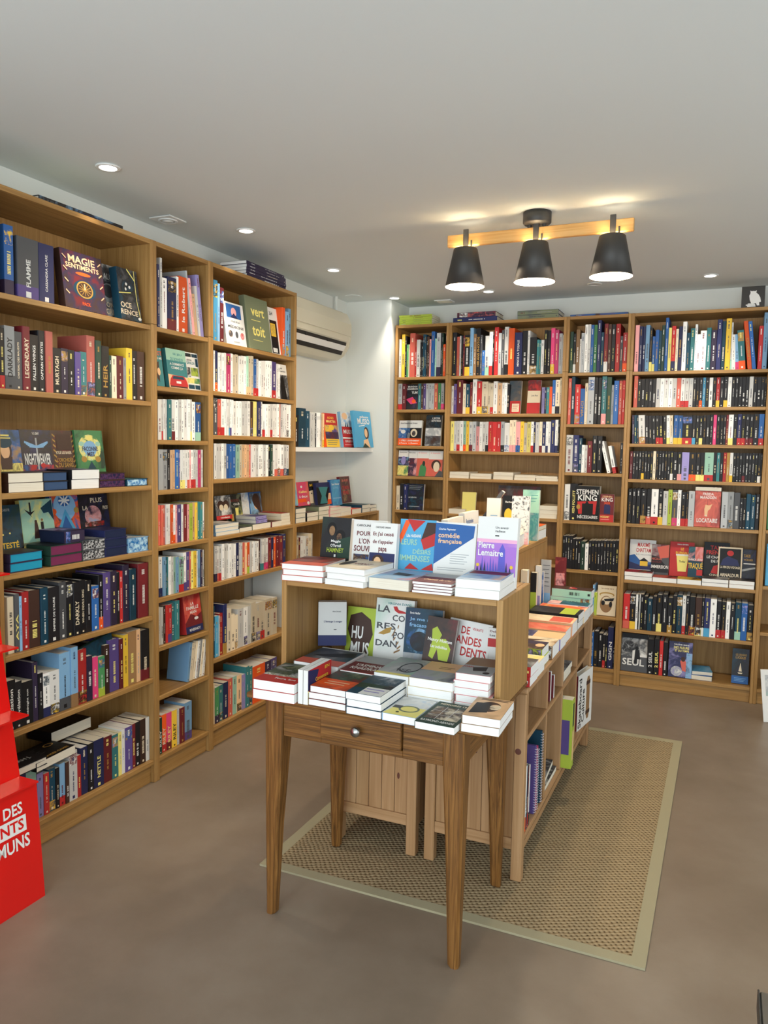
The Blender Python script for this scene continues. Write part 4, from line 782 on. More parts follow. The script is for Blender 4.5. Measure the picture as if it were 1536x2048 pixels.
stack(UA,.058,.015,1.33,.152,.11,2,.034,'A',[Rr(0,0,1,1,'#AkP8')],'brown-covered novel with white page edges lying before crowned woman cover',G3)
stack(UA,.213,.018,1.33,.118,.11,2,.034,'k',[Rr(0,0,1,1,'#kAP8')],'black hardback with slate blue edges lying before sword cover',G3,0,.002,True,M_PB)
stack(UA,.345,.018,1.33,.143,.13,2,.037,'k',[Rr(0,0,1,1,'#kPu8')],'navy-backed novel with white edges lying before foliage cover',G3,0,.006,False,M_PAGEW)
stack(UA,.492,.02,1.33,.148,.13,2,.029,'A',[Rr(0,0,1,1,'#PkA8')],'hardback with floral printed edges lying before green cover',G3,0,.004,True,M_PF)
stack(UA,.648,.02,1.33,.128,.13,1,.03,'T',[Rr(0,0,1,1,'#TtB8')],'single turquoise hardback lying at right end of third shelf',G3,0,.004,True,M_PI)
stack(UA,.056,.015,1.047,.146,.11,2,.033,'P',[Rr(0,0,1,1,'#PkA8')],'hardback with turquoise dotted edges lying at left of fourth shelf',G4,0,.002,True,M_PT)
stack(UA,.232,.012,1.047,.16,.12,2,.038,'V',[Rr(0,0,1,1,'#VkT6')],'dark green hardback with plum edges on fourth shelf',G4,0,.002,True,M_PM)
stack(UA,.394,.015,1.047,.122,.12,2,.04,'g',[Rr(0,0,1,1,'#Tgs10')],'hardback with lace patterned edges on fourth shelf',G4,0,.002,True,M_PD)
zt = stack(UA,.518,.018,1.047,.128,.12,3,.036,'B',[],'hardback with navy edges stacked on fourth shelf',G4,0,.003,True,M_PN)
stack(UA,.32,.03,zt-.037,.19,.10,1,.05,'P',[Rr(0,0,1,1,'#PBu12')],'purple hardback lying across the lace and navy edged stacks',G4,0,.0,True,M_PN,'P',True)
stack(UA,.652,.02,1.047,.127,.13,1,.062,'l',[Rr(0,0,1,1,'#lwi8')],'thick pale blue hardback with icy printed edge, right end of fourth shelf',G4,0,.0,True,M_PI)
# leaning and lying extras on the lowest shelves of that bookcase
o = display_book('hardback_book', UA @ Matrix.Translation((.46,.04,.706)) @ Matrix.Rotation(math.radians(80),4,'Y') @ Matrix.Translation((0,0,-.11)), .13,.22,.02,'V',[Rr(0,0,1,1,'#VTk8')],'dark green hardback lying slanted across books on the sixth shelf',None,True)
stack(UA,.02,.0,.104+.2065,.17,.12,1,.03,'k',[T('SARAH J.',.2,.5,.8,.7,'s')],'black hardback lying on books at left of the bottom shelf',None,0,0,True,None,'k',False)
stack(UA,.14,-.0,.104+.19,.20,.135,1,.034,'x',[T('HUNGER GAMES',.25,.82,.9,.92,'z'),E(.78,.3,.12,.1,'z'),E(.78,.3,.09,.075,'x'),*tiny(.15,.2,.5,6,.08,'g',.02)],'black book with gold ring emblem lying on bottom shelf books',None,4)
stack(UA,.33,.13,.104+.21,.21,.13,1,.045,'x',[],'black boxed book lying behind on bottom shelf books',None)
GC = 'books lying on the fifth shelf of the wide left bookcase by air conditioner'
stack(UC,.06,.015,1.06,.2,.13,3,.018,'l',[Rr(0,0,1,1,'#lsw8')],'pale blue paperback lying at left of fifth shelf',GC,0,.004)
stack(UC,.268,.02,1.06,.115,.17,1,.022,'g',[Rr(0,0,1,1,'#gkj8')],'grey covered paperback lying flat in middle of fifth shelf',GC)
stack(UC,.388,.02,1.06,.18,.13,1,.03,'j',[Rr(0,0,1,1,'#VgR8')],'dark paperback lying flat right of middle on fifth shelf',GC)
z2 = stack(UC,.572,.015,1.06,.105,.17,1,.03,'R',[Rr(0,0,1,1,'#RAa8')],'dark red paperback lying under blue ones on fifth shelf',GC)
stack(UC,.43,.025,z2+.0005,.19,.11,2,.019,'p',[Rr(0,0,1,1,'#lpw8')],'violet and blue paperback lying crosswise on fifth shelf',GC,0,.002,False,None,'u',True)
stack(UC,.685,.02,1.06,.095,.17,4,.0165,'c',[Rr(0,0,1,1,'#nrP8')],'thin cream paperback at right end of fifth shelf',GC,0,.004)
GD = 'stacked books on top of the low bookcase'
for x0, wd, n, t, c, sh, lab in ((.03,.115,3,.028,'T','#TVk8','dark teal paperback on low bookcase, left end'),(.165,.135,2,.026,'k','#kAg8','black paperback on low bookcase beside left pile'),(.31,.135,3,.026,'j','#jkg8','olive paperback on low bookcase below black yellow-script cover'),
    (.46,.145,3,.0215,'n','#ndw8','pale pink paperback in middle of low bookcase top'),(.612,.148,2,.026,'w','#wns8','white-edged paperback right of pink pile on low bookcase'),(.772,.145,1,.034,'r','#roT6','red-backed paperback lying right of centre on low bookcase'),
    (.93,.13,2,.026,'T','#Tkt6','dark blue paperback lying near wall end of low bookcase'),(1.065,.105,2,.022,'k','#kgT6','black paperback at wall end of low bookcase')):
    stack(UD,x0,.015,1.06,wd,.17,n,t,c,[Rr(0,0,1,1,sh)],lab,GD,0,.004)
GF = 'books lying on the fourth shelf of the wide back bookcase'
for x0, wd, n, t, lab in ((.021,.14,2,.022,'cream paperback, first pile from left'),(.17,.15,2,.018,'cream paperback, second pile from left'),(.335,.138,2,.025,'cream paperback, third pile from left'),(.48,.145,2,.018,'cream paperback, fourth pile from left'),(.63,.145,2,.016,'cream paperback, rightmost pile')):
    stack(UF,x0,.02,1.307,wd,.2,n,t,'c',[],lab+', fourth back shelf',GF,0,.004)
GF5 = 'books on the fifth shelf of the wide back bookcase'
stack(UF,.021,.02,1.059,.12,.2,1,.034,'c',[],'cream paperback lying at left of fifth back shelf',GF5); stack(UF,.655,.02,1.059,.12,.2,3,.028,'c',[],'thick cream paperback lying at right of fifth back shelf',GF5)
display_book('hardback_book', UF @ stand(.36,.06,1.062,0,4), .29,.205,.012,'g',[Rr(0,0,1,1,'#gAR8')],'wide dark grey book standing on fifth back shelf behind green cover',GF5,True)
display_book('paperback_book', UF @ stand(.105,.05,1.062,0,6), .10,.15,.012,'Y',[],'small pale yellow book standing at left of fifth back shelf',GF5)
GH = 'books lying on the thriller display shelf'
for x0, wd, n, t, c, sh, lab in ((.022,.168,2,.026,'A','#Ark8','brown paperback under yellow house cover'),(.192,.143,1,.03,'R','#Rdk8','red-covered paperback under grey cliff cover'),(.338,.14,1,.031,'j','#Tyk8','green and yellow paperback under cup cover'),
    (.481,.15,2,.023,'g','#kgs8','grey paperback under black-red cover'),(.634,.14,2,.024,'a','#agk8','tan paperback under pale framed cover')):
    stack(UH,x0,.01,.695,wd,.115,n,t,c,[Rr(0,0,1,1,sh)],lab+' on thriller shelf',GH,0,.003,False,M_PAGEW)
stack(UH,.447,.03,.097,.12,.15,1,.028,'b',[],'white-edged blue paperback lying flat on bottom back shelf',None); stack(UH,.45,.035,.126,.12,.15,1,.022,'b',[Rr(0,0,1,1,'#bil8')],'bright blue paperback lying askew on top of another, bottom back shelf',None,8)
stack(UH,.418,.03,1.056+.224,.147,.2,1,.022,'w',[],'white-edged book lying on the golden hand book',None)
# things on top of the bookcases
ZT = 2.3705
def topstack(U_, x0, rec, n, wd, ht, t, c, lab, spine, band=None, hard=False):
    g = lab+'s'; 
    stack(U_,x0,rec,ZT,ht,wd,n,t,c,[],lab,'books lying on top of the bookcases',0,.003,hard,None,spine,True)
topstack(UE,.02,.02,5,.245,.17,.0135,'h','lime green book on top of narrow corner bookcase','h')
topstack(UF,.02,.02,1,.31,.2,.032,'B','navy art book on top of wide back bookcase','B',None,True)
stack(UF,.045,.03,ZT+.0335,.2,.27,1,.034,'R',[],'maroon and violet art book lying on navy one atop back bookcase',None,0,0,True,None,'#RPd20',True)
stack(UF,.47,.02,ZT,.2,.27,2,.027,'B',[Rr(0,0,1,1,'B')],'navy book with olive spine band atop back bookcase',None,0,.003,True,None,'#jjB4',True)
topstack(UG,.015,.02,1,.36,.22,.013,'A','thin long dark picture book on top of narrow middle bookcase','#Abp8')
stack(UNITS['C'][0],.33,.02,ZT,.16,.38,5,.0155,'P',[],'dark maroon album on top of wide left bookcase',None,0,.003,False,M_PAGEW,'P',True)
stack(UA,.22,.02,ZT,.2,.42,1,.018,'k',[Rr(.05,.1,.95,.9,'#lYk8')],'thin black picture book lying on top of wide left bookcase',None,0,0,True,None,'#kkl8',True)
# owl sign
def owl():
    t = thing('owl_sign', (2.296,2.447,ZT), 'square black sign with white owl cut-out on a pile of books', 'sign')
    W_, Hh = .125, .125
    q = MB(); q.T = Matrix.Rotation(math.radians(-5),4,'X'); q.bbox((0,0,0),(W_,.006,Hh), M_BLACK, .001); q.build('panel', t)
    q = MB(); q.T = Matrix.Rotation(math.radians(-5),4,'X')
    pts = [(.36,.8),(.42,.76),(.5,.77),(.58,.76),(.64,.8),(.62,.68),(.72,.6),(.8,.45),(.84,.25),(.76,.22),(.78,.08),(.68,.08),(.62,.2),(.5,.14),(.42,.2),(.36,.35),(.33,.55),(.38,.68)]
    q.poly([(a*W_,-.0005,b*Hh) for a, b in pts], M_WHITE)
    for a in ((.28,.15,.52,.19),(.2,.09,.6,.14),(.26,.03,.62,.08)): q.poly([(a[0]*W_,-.0005,a[1]*Hh),(a[2]*W_,-.0005,a[1]*Hh),(a[2]*W_,-.0005,a[3]*Hh),(a[0]*W_,-.0005,a[3]*Hh)], M_WHITE)
    q.build('owl_emblem', t)
owl()

# ---------------------------------------------------------------- books on the side table
ZB = .7306; GT = 'books stacked on the side table'
def tstack(x, y, wd, ht, n, t, base, shapes, lab, yaw=0, z=ZB, jit=.004, hard=False, page=None, grp=GT): 
    return stack(I4, x, y, z, wd, ht, n, t, base, shapes, lab, grp, yaw, jit, hard, page or M_PAGEW)
tstack(.962,-.695,.145,.20,2,.03,'r',[Rr(0,0,1,.62,'#jVs8'),Rr(0,.6,1,.7,'#wjs50'),Rr(0,.7,1,1,'r'),T('Feurs, lave',.4,.78,.9,.86,'w')],'thick novel with green picture and red foot, left pile',2)
tstack(1.146,-.672,.126,.20,3,.0195,'R',[Rr(0,0,1,.55,'#jVR8'),Rr(0,.55,1,1,'#RoR5'),*tiny(.2,.66,.8,2,.1,'q',.03)],'paperback with green and rust cover in front row',-1)
z3 = tstack(1.283,-.69,.113,.185,3,.0215,'T',[Rr(0,0,1,.45,'#sTg8'),Rr(0,.45,1,.7,'#TVk8'),Rr(.35,.62,1,1,'w'),*tiny(.4,.7,.9,2,.12,'u',.04)],'teal-grey landscape novel in front row',-1)
tstack(1.40,-.692,.105,.16,1,.022,'l',[Rr(0,0,1,1,'#lws6'),Pg('Y',0,1,.1,.55,1,.5,1,1),E(.55,.62,.3,.18,'j'),E(.55,.62,.24,.13,'Y'),Rr(.05,.5,.3,.65,'g'),E(.35,.85,.05,.03,'k')],'pale blue paperback with striped yellow fish cover',-2)
tstack(1.508,-.712,.118,.19,1,.021,'V',[Rr(0,0,1,1,'V'),T('MEMOIRES 1914',.1,.06,.9,.13,'c'),Rr(.08,.22,.92,.78,'#aAc14'),*[L(.08,.22+.187*i,.92,.22+.187*i,.008,'w') for i in range(1,3)],L(.36,.2,.36,.8,.012,'w'),L(.64,.2,.64,.8,.012,'w'),T('RAYMOND ABANDE',.08,.84,.92,.92,'w')],'dark green paperback with grid of six sepia photographs',-2)
tstack(1.632,-.678,.108,.17,2,.024,'a',[Rr(0,0,1,1,'#aqA4'),E(.5,.45,.3,.26,'A'),E(.66,.45,.15,.14,'#qcA20'),Pg('k',.1,.3,.5,.25,.55,.75,.1,.85),*tiny(.15,.04,.95,2,.06,'A',.03)],'brown paperback with portrait, right front corner pile',2)
tstack(.985,-.485,.165,.2,2,.034,'s',[Rr(0,0,1,.7,'#sgT5'),Pg('k',.1,.5,.9,.1,1,.4,.4,.55),Rr(0,.7,1,1,'d'),Rr(0,0,1,.05,'w')],'grey landscape novel with coral foot in back row',0)
tstack(1.155,-.49,.125,.19,3,.021,'r',[Rr(0,0,1,.45,'s'),Rr(0,.42,1,1,'R'),T('YASMINA',.15,.52,.9,.66,'w'),T('KHADRA',.15,.7,.9,.84,'w')],'dark red paperback with white author lettering in back row',-1)
tstack(1.285,-.505,.118,.2,3,.025,'w',[Rr(0,.0,1,1,'#wse6'),E(.7,.5,.3,.3,'g'),E(.7,.5,.25,.25,'s'),T('VEE',.4,.62,.8,.78,'g'),Rr(0,.9,1,1,'Y')],'white paperback with grey ring lying below branch cover',-2)
tstack(1.408,-.52,.142,.2,3,.0265,'c',[Rr(0,0,1,.5,'q'),*tiny(.35,.25,.7,2,.08,'a',.03),Rr(0,.5,1,1,'#usB5')],'sand and slate coloured paperback pile in back row',0)
tstack(1.552,-.50,.108,.19,5,.0215,'n',[Rr(0,0,1,.5,'a'),Rr(0,.48,1,1,'s'),Pg('k',.3,.6,.7,.5,.75,.75,.4,.8),E(.8,.85,.1,.06,'k'),T('JOAN',.0,.55,.3,.64,'r')],'paperback with brown and grey cover in tallest pile',0)
# books propped on the left of the table, spine up
for i, (c, sh, lab) in enumerate((('w',[],'white paperback standing on edge between left pile and red cover'),('w',[Rr(0,0,1,1,'r'),Pg('B',0,.0,.45,.1,.3,.55,0,.6),Pg('Y',0,.6,.25,.7,.4,1,0,1),*[L(.02+.07*k,.65,.02+.07*k,1,.02,'k') for k in range(5)],T('Connemara',.3,.3,.85,.42,'y'),T('EN',.7,.08,.9,.18,'y'),Pg('y',.4,.7,.6,.55,.7,.75,.55,.9)],'small red cover with yellow slanted lettering standing on edge'))):
    M = Matrix.Translation((1.111+.0185*i,-.675,ZB)) @ Matrix.Rotation(math.radians(90),4,'Z') @ Matrix.Translation((0,-.0168,0))
    display_book('paperback_book', M, .15,.105,.0165,c,sh,lab,GT,False,None,M_PAGEW)
# standing row inside the box shelf
def tsb(x, y, z, wd, h, t, base, shapes, lab, yaw=0, lean=8, roll=0, spine=None, hard=False, grp=None, band=None):
    if grp == GR: shapes = squash(.84, shapes)
    elif not band and .17 < h < .2 or h > .222: shapes = squash(.82, shapes)
    return display_book('display_book', stand(x,y,z,yaw,lean,roll), wd, h, t, base, shapes, lab, grp, hard, spine, M_PAGEW, band)
GR = 'books standing on top of the box shelf'; GS = 'books standing in the box shelf on the side table'
tsb(.975,-.30,.807,.10,.155,.04,'w0',[Rr(0,.76,1,1,'B'),T('Anne Durand',.5,.2,.8,.23,'g'),T('L\'étrange à songer',.2,.42,.85,.48,'B'),Rr(.55,.62,.65,.64,'g')],'pale blue cover with dark blue foot standing at left of box shelf',28,3,0,'w',False,GS,('B',.24))
tsb(1.035,-.215,.732,.112,.205,.02,'h',[Rr(0,0,1,1,'h'),Pg('A',.12,.15,.5,.08,.85,.2,.95,.45,.8,.7,.95,1,.1,1,.2,.6,.05,.4),T('HU',.2,.33,.6,.55,'w'),T('MUS',.2,.6,.85,.84,'w')],'lime green cover with white lettering over brown map shape',0,9,0,None,False,GS)
tsb(1.150,-.222,.732,.145,.248,.022,'w',[Rr(0,0,1,1,'#wwe4'),T('VIRGINIA EVANS',.3,.06,.92,.1,'t'),T('LA',.05,.12,.38,.24,'g'),T('CO',.45,.27,.78,.38,'g'),T('RES',.05,.42,.55,.53,'g'),T('PON',.5,.56,.95,.68,'g'),T('DAN',.05,.72,.62,.83,'g'),Pg('r',.45,.13,.55,.12,.6,.18,.75,.2,.85,.23,.6,.24,.5,.2),Pg('z',.1,.62,.3,.52,.45,.48,.42,.58,.25,.63),*[L(.55+.08*math.sin(k*1.2),.92-.07*k,.62+.1*math.sin(k*.9+1),.86-.07*k,.025,'a') for k in range(7)]],'tall white cover with letters, red bird and twisting branch',0,9,0,None,False,GS)
tsb(1.275,-.245,.732,.135,.23,.02,'T',[Rr(0,0,1,1,'#kTB4'),T('Boris Nadler',.12,.07,.4,.11,'w'),T('Je me suis',.12,.17,.85,.24,'l'),T('fracassée',.12,.27,.75,.34,'l'),E(.4,.6,.34,.24,'#lTb10'),E(.42,.6,.26,.18,'#TkB6'),Rr(0,.82,1,1,'#Tsl6')],'dark blue cover with icy swirling circle',0,8,0,None,False,GS)
tsb(1.358,-.300,.732,.105,.222,.018,'A',squash(.63,[Rr(0,0,1,1,'#RAk6'),Pg('h',.2,.3,.35,.22,.55,.4,.5,.5,.7,.48,.9,.7,.85,1,.55,1,.45,.75,.35,1,.2,.95,.25,.6),T('Nancy Huston',.1,.5,.92,.6,'w'),T('Les indicibles',.22,.66,.78,.73,'w')]),'dark red cover with lime green leaf shapes, leaning in front',0,12,4,None,False,GS)
tsb(1.418,-.245,.732,.15,.212,.018,'w',squash(.61,[Rr(0,.02,1,1,'w'),T('DE',.3,.15,.5,.35,'r'),T('VIVANTS',.55,.15,.8,.22,'r'),T('ANDES',.2,.4,.8,.62,'r'),T('DENTS',.35,.68,.95,.92,'r')]),'white cover with large red capitals leaning sideways',0,10,5,None,False,GS)
tsb(1.573,-.235,.732,.09,.19,.014,'w',squash(.4,[T('Delphine de V',.06,.12,.98,.26,'R'),T('Les enfants so',.06,.32,.98,.44,'g'),Rr(0,.55,1,1,'r'),Pg('k',.4,.55,.8,.55,.6,.95)]),'low white and red cover at right end inside box shelf',0,5,0,None,False,GS)
# on the box shelf
ZS = 1.0685; GB = 'books lying on top of the box shelf'
tstack(.942,-.495,.148,.19,3,.0185,'d',[Rr(0,0,1,1,'#dRs4'),Rr(0,.7,1,1,'d')],'red and black patterned paperback, left pile on box shelf',3,ZS,.005,False,None,GB)
tstack(1.10,-.488,.145,.21,3,.0185,'w',[Rr(0,0,1,1,'#wcs4'),T('HAMNET',.3,.4,.75,.55,'R'),E(.15,.5,.12,.25,'k')],'white glossy paperback with red lettering beside left pile',-6,ZS,.009,False,None,GB)
tstack(1.252,-.48,.14,.19,1,.034,'s',[Rr(0,0,1,1,'#sld5'),Pg('A',.3,.3,.8,.4,.7,.6,.3,.55)],'grey-blue paperback lying right of glossy pile',-3,ZS,.0,False,M_PAGE,GB)
tstack(1.402,-.488,.128,.17,4,.0085,'R',[Rr(0,0,1,.4,'s'),Rr(0,.4,1,1,'R'),T('Chassés du ciel',.15,.6,.85,.75,'q')],'very thin dark red booklet on box shelf',-1,ZS,.004,False,None,GB)
tstack(1.541,-.485,.136,.2,2,.0265,'w',[Rr(0,0,1,1,'#wls4'),Rr(.05,.1,.95,.4,'R'),Rr(.05,.4,.95,.85,'#blq6')],'thick white paperback with sunset picture, right end of box shelf',1,ZS,.004,False,None,GB)
GR = 'books standing on top of the box shelf'
tsb(.955,-.262,ZS+.004,.115,.19,.022,'x',[Rr(0,0,1,1,'#xkV4'),E(.35,.26,.16,.15,'x'),E(.36,.3,.1,.11,'#AaA14'),E(.66,.4,.17,.13,'x'),E(.62,.44,.09,.09,'#AaA14'),Pg('V',.55,.5,1,.4,1,.9,.6,.9),T('Maggie',.35,.5,.68,.57,'w'),T('O\'Farrell',.34,.59,.7,.66,'w'),T('HAMNET',.22,.68,.8,.78,'h'),Rr(.48,.82,.54,.88,'w')],'dark cover with two heads and green title, leftmost on box shelf',0,8,0,None,False,GR)
tsb(1.082,-.268,ZS+.004,.13,.188,.022,'w',[T('CAROLINE DARIAN',.1,.1,.9,.15,'k'),T('POUR QUE',.12,.25,.88,.37,'R'),T('L\'ON SE',.2,.41,.75,.53,'R'),T('SOUVIENNE',.06,.57,.95,.7,'R'),Rr(.06,.76,.6,1,'#qAb14')],'white cover with large dark red capitals, second on box shelf',0,8,0,None,False,GR)
tsb(1.166,-.305,ZS+.004,.10,.185,.024,'w',[T('CAROLINE DARIAN',.2,.08,.75,.12,'k'),T('Et j\'ai cessé',.12,.2,.88,.31,'R'),T('de t\'appeler',.12,.37,.88,.48,'R'),T('papa',.35,.54,.65,.66,'R'),Rr(.02,.66,.96,1,'B'),E(.35,.84,.22,.14,'A'),E(.33,.85,.13,.1,'q')],'white cover with rounded red lettering, overlapping its neighbour',0,7,0,None,False,GR)
tsb(1.262,-.275,ZS+.004,.13,.20,.02,'i',[Pg('o',.0,.35,.15,.02,.3,.02,.05,.5),Pg('r',.2,0,.7,.02,.4,.25),Pg('A',.75,.05,1,.05,1,.4,.6,.42),Pg('r',.6,.4,1,.25,1,.5,.7,.6),T('Lilia HASSAINE',.2,.3,.6,.36,'w'),T('LEURS',.06,.4,.5,.52,'e'),T('DÉSIRS',.4,.58,.9,.69,'e'),T('IMMENSES',.05,.72,.88,.84,'e'),Pg('r',.2,1,.35,.88,.6,1),Pg('r',.65,1,.95,.86,1,1)],'sky blue cover with red birds and pale capitals',0,8,0,None,False,GR)
tsb(1.394,-.285,ZS+.004,.142,.198,.024,'w',[Pg('b',0,.02,.96,.05,.94,.28,0,.85),T('Charles Pépinster',.08,.12,.5,.17,'w'),T('comédie',.08,.21,.6,.31,'q'),T('française',.08,.33,.66,.44,'q'),*tiny(.4,.62,.85,5,.045,'s',.012),*tiny(.1,.9,.8,2,.04,'s',.012)],'white cover with blue diagonal corner, torn paper look',0,8,0,None,False,GR)
tsb(1.542,-.295,ZS+.004,.132,.225,.03,'w',[T('Un avenir',.45,.16,.78,.2,'g'),T('radieux',.45,.22,.7,.26,'g'),Rr(.45,.31,.55,.33,'k'),Rr(0,.38,1,1,'G'),Rr(0,.38,1,.44,'f'),Rr(0,.44,1,.5,'#fGG3'),Pg('U',.55,1,.58,.55,.65,.45,.72,.55,.75,1),*[Pg('U',.14+.07*k,1,.16+.07*k,.66+.05*(k%3),.22+.07*k,1) for k in range(9)],*[Pg('B',.02+.09*k,1,.05+.09*k,.82-.03*(k%3),.1+.09*k,1) for k in (0,1,2,8,9)],T('Pierre',.05,.43,.45,.54,'w'),T('Lemaitre',.05,.56,.68,.67,'w'),E(.06,.83,.04,.03,'y'),E(.9,.84,.04,.03,'y')],'tall white cover with violet city picture, rightmost on box shelf',0,8,0,None,False,GR)

# ---------------------------------------------------------------- books on the stacking shelf behind
ZU = 1.0625; GU = 'books on the stacking shelf behind the box shelf'
for i, (y0, c2) in enumerate(((.30,'b'),(.54,'r'),(.78,'b'))):
    M = Matrix.Translation((1.165,y0,ZU)) @ Matrix.Rotation(math.radians(90),4,'Z') @ Matrix.Rotation(math.radians(-3),4,'X')
    display_book('paperback_book', M, .22,.125+.012*i,.03,'w',[T('Randonnées',.1,.2,.6,.36,c2),T('de l\'été',.3,.45,.8,.6,'u'),*tiny(.1,.72,.9,1,.1,'r')],('nearest','middle','farthest')[i]+' white cover with coloured words in row facing right',GU,False,None,M_PAGE)
display_book('paperback_book', Matrix.Translation((1.09,1.05,ZU+.01)) @ Matrix.Rotation(math.radians(0),4,'Z') @ Matrix.Rotation(math.radians(35),4,'Y'), .018,.29,.03,'g',[],'open grey book leaning sideways over the display',GU)
display_book('paperback_book', stand(1.19,1.02,ZU,0,4), .07,.21,.03,'w',[Rr(0,.62,1,1,'p'),Rr(.3,.4,.8,.42,'l'),Rr(.3,.48,.8,.5,'h')],'white cover with violet foot standing behind tall city cover',GU,False,'w')
display_book('paperback_book', stand(1.268,1.03,ZU,0,4), .065,.225,.02,'x',[T('Barbey',.2,.12,.8,.17,'w'),E(.45,.42,.3,.14,'y'),E(.45,.75,.3,.14,'#oqk20')],'narrow black cover with yellow flame',GU)
display_book('hardback_book', stand(1.338,.94,ZU,0,3), .085,.23,.02,'w',[Rr(0,0,1,1,'#wwg60'),Rr(0,.75,1,1,'#wnw20')],'white cover with fine black drawing beside green cover',GU,True,'n')
display_book('paperback_book', stand(1.345,1.12,ZU,0,4), .083,.252,.02,'e',[Rr(0,0,1,1,'#eet4'),Rr(0,.45,1,1,'#ets8'),*tiny(.5,.1,.9,3,.06,'t',.012)],'tall mint green cover standing at the far end',GU)
for i, (px, py, wd, ht, n, t, yw, c, lab) in enumerate(((1.30,.02,.115,.16,1,.028,0,'w','white paperback lying at near end behind tall city cover'),(1.285,.30,.14,.2,1,.05,0,'w','thick white paperback lying at right edge of stacking shelf'),(1.285,.53,.14,.2,2,.062,0,'c','thick pale box set with black dot, right edge of stacking shelf'),(1.28,.76,.14,.2,1,.055,5,'s','pale grey paperback lying beyond the thick box set'),(1.275,1.13,.15,.2,1,.045,0,'w','white paperback below the orange one at far end'))):
    stack(I4, px, py, ZU, wd, ht, n, t, c, [Rr(0,0,1,1,'#wcs6')], lab, GU, yw, .003, False, M_PAGEW)
stack(I4, 1.255, 1.14, ZU+.0465, .17, .19, 1, .02, 'y', [Rr(0,0,1,1,'o')], 'orange-yellow paperback lying at far end of stacking shelf', GU, 0)

# ---------------------------------------------------------------- books along the right pine unit
ZP = .7006; GP = 'books lying along the top of the right pine unit'
def pst(x0, y0, ln, dp, n, t, base, shapes, lab, spine, text=None, page=None, jit=.004):
    # lying with spine towards the camera; ln along x, dp along y
    return stack(I4, x0, y0, ZP, dp, ln, n, t, base, shapes, lab, GP, 0, jit, False, page or M_PAGEW, spine, True, text)
pst(1.475,-.10,.215,.115,2,.035,'r',[Rr(0,0,1,1,'#sgA6')],'thick red-spined paperback at near end of pine unit','r','CRIME')
pst(1.465,.025,.222,.12,1,.05,'c',[Rr(0,0,1,1,'#cYw6')],'cream paperback lying behind the red-spined pile','c')
pst(1.46,.155,.215,.125,2,.034,'h',[Rr(0,0,1,1,'P'),Rr(.0,.5,.6,1,'#PAq6'),E(.5,.9,.2,.08,'q'),*[T('ROSE',.15+.0*k,.1+.1*k,.75,.17+.1*k,'n') for k in range(3)]],'lime-spined paperback with purple cover','h')
pst(1.465,.295,.22,.13,1,.052,'a',[Rr(0,0,1,1,'#acg5'),Pg('A',.3,.5,.6,.4,.7,.8)],'tan and yellow paperback behind the lime-spined pile','a')
pst(1.452,.44,.235,.12,1,.046,'u',[Rr(0,0,1,.5,'#uBw6'),Rr(0,.5,1,1,'q')],'blue-violet and peach paperback in middle of pine unit','u')
pst(1.458,.57,.225,.12,1,.05,'q',[Rr(0,0,1,1,'#qdq4'),E(.5,.7,.15,.1,'d')],'peach paperback with orange flower in middle of pine unit','q')
pst(1.452,.70,.235,.13,1,.058,'o',[Rr(0,0,1,1,'#qcd4'),Rr(.1,.55,.9,.95,'d')],'orange and cream paperback beyond the peach one','q')
pst(1.458,.84,.228,.14,2,.034,'k',[Rr(0,0,1,1,'#kkg5'),Rr(0,.62,1,.92,'h')],'black paperback with lime panel on pine unit','k')
pst(1.465,.99,.225,.13,1,.056,'c',[Rr(0,0,1,1,'#coY5')],'cream and orange paperback beyond the black pile','c')
pst(1.492,1.10,.195,.085,1,.062,'l',[Rr(0,0,1,.3,'#wnw5'),Rr(0,.3,1,1,'#tTi4')],'white and teal paperback near far end of pine unit','w')
pst(1.492,1.19,.195,.09,3,.04,'s',[Rr(0,0,1,1,'#kAk5'),Rr(.3,.4,.8,.6,'#wrk20')],'thick grey-green spined book in far end pile','e')
GQ = 'books standing against the plain panel on the pine unit'
def against(x, y, w_, h, t, c, band, lab, rz=0):
    q = MB(); pq = MB(); rnd = random.Random(int(y*999)); spine_book(q, pq, t, w_, h, c, band, None, rnd)
    o = q.build('paperback_book'); o.matrix_world = Matrix.Translation((x,y,ZP)) @ Matrix.Rotation(math.radians(rz),4,'Z'); pq.build('page_block', o); return tag(o, lab, 'book', GQ)
def against2(x, y, w_, h, t, c, shapes, lab, z=ZP):
    return display_book('paperback_book', Matrix.Translation((x,y,z)) @ Matrix.Rotation(math.radians(0),4,'Z'), w_, h, t, c, shapes, lab, GQ, False, None, M_PAGE)

against2(1.4335,.70,.026,.20,.03,'w',[Rr(0,.75,1,1,'n')],'white spine standing upright nearest, against plain panel')
against2(1.4335,.775,.030,.265,.04,'c',[Rr(0,.66,1,1,'r'),Rr(.3,.2,.7,.5,'s')],'cream spine with red foot standing against plain panel')
against2(1.4335,.98,.028,.225,.03,'k',[Rr(0,.42,1,1,'h')],'black and lime spine standing against plain panel')
against2(1.4335,1.075,.026,.245,.03,'w',[Rr(0,.6,1,1,'u')],'white and lavender spine standing against plain panel')
against2(1.4335,1.13,.03,.21,.02,'b',[Rr(0,0,1,1,'#lbw6')],'pale blue spine standing against plain panel')
against2(1.4355,1.19,.05,.262,.008,'s',[Rr(0,0,1,.62,'s'),*tiny(.2,.1,.9,6,.08,'g',.012),Rr(0,.64,1,1,'#wlb5')],'grey back cover with text lines standing near far end')
display_book('hardback_book', Matrix.Translation((1.487,1.286,ZP)), .055,.265,.016,'R',[Rr(0,0,1,1,'#RRd8'),Rr(.1,.3,.9,.9,'#Rnd18')],'red patterned cover standing at the far end of the pine unit',GQ,True)

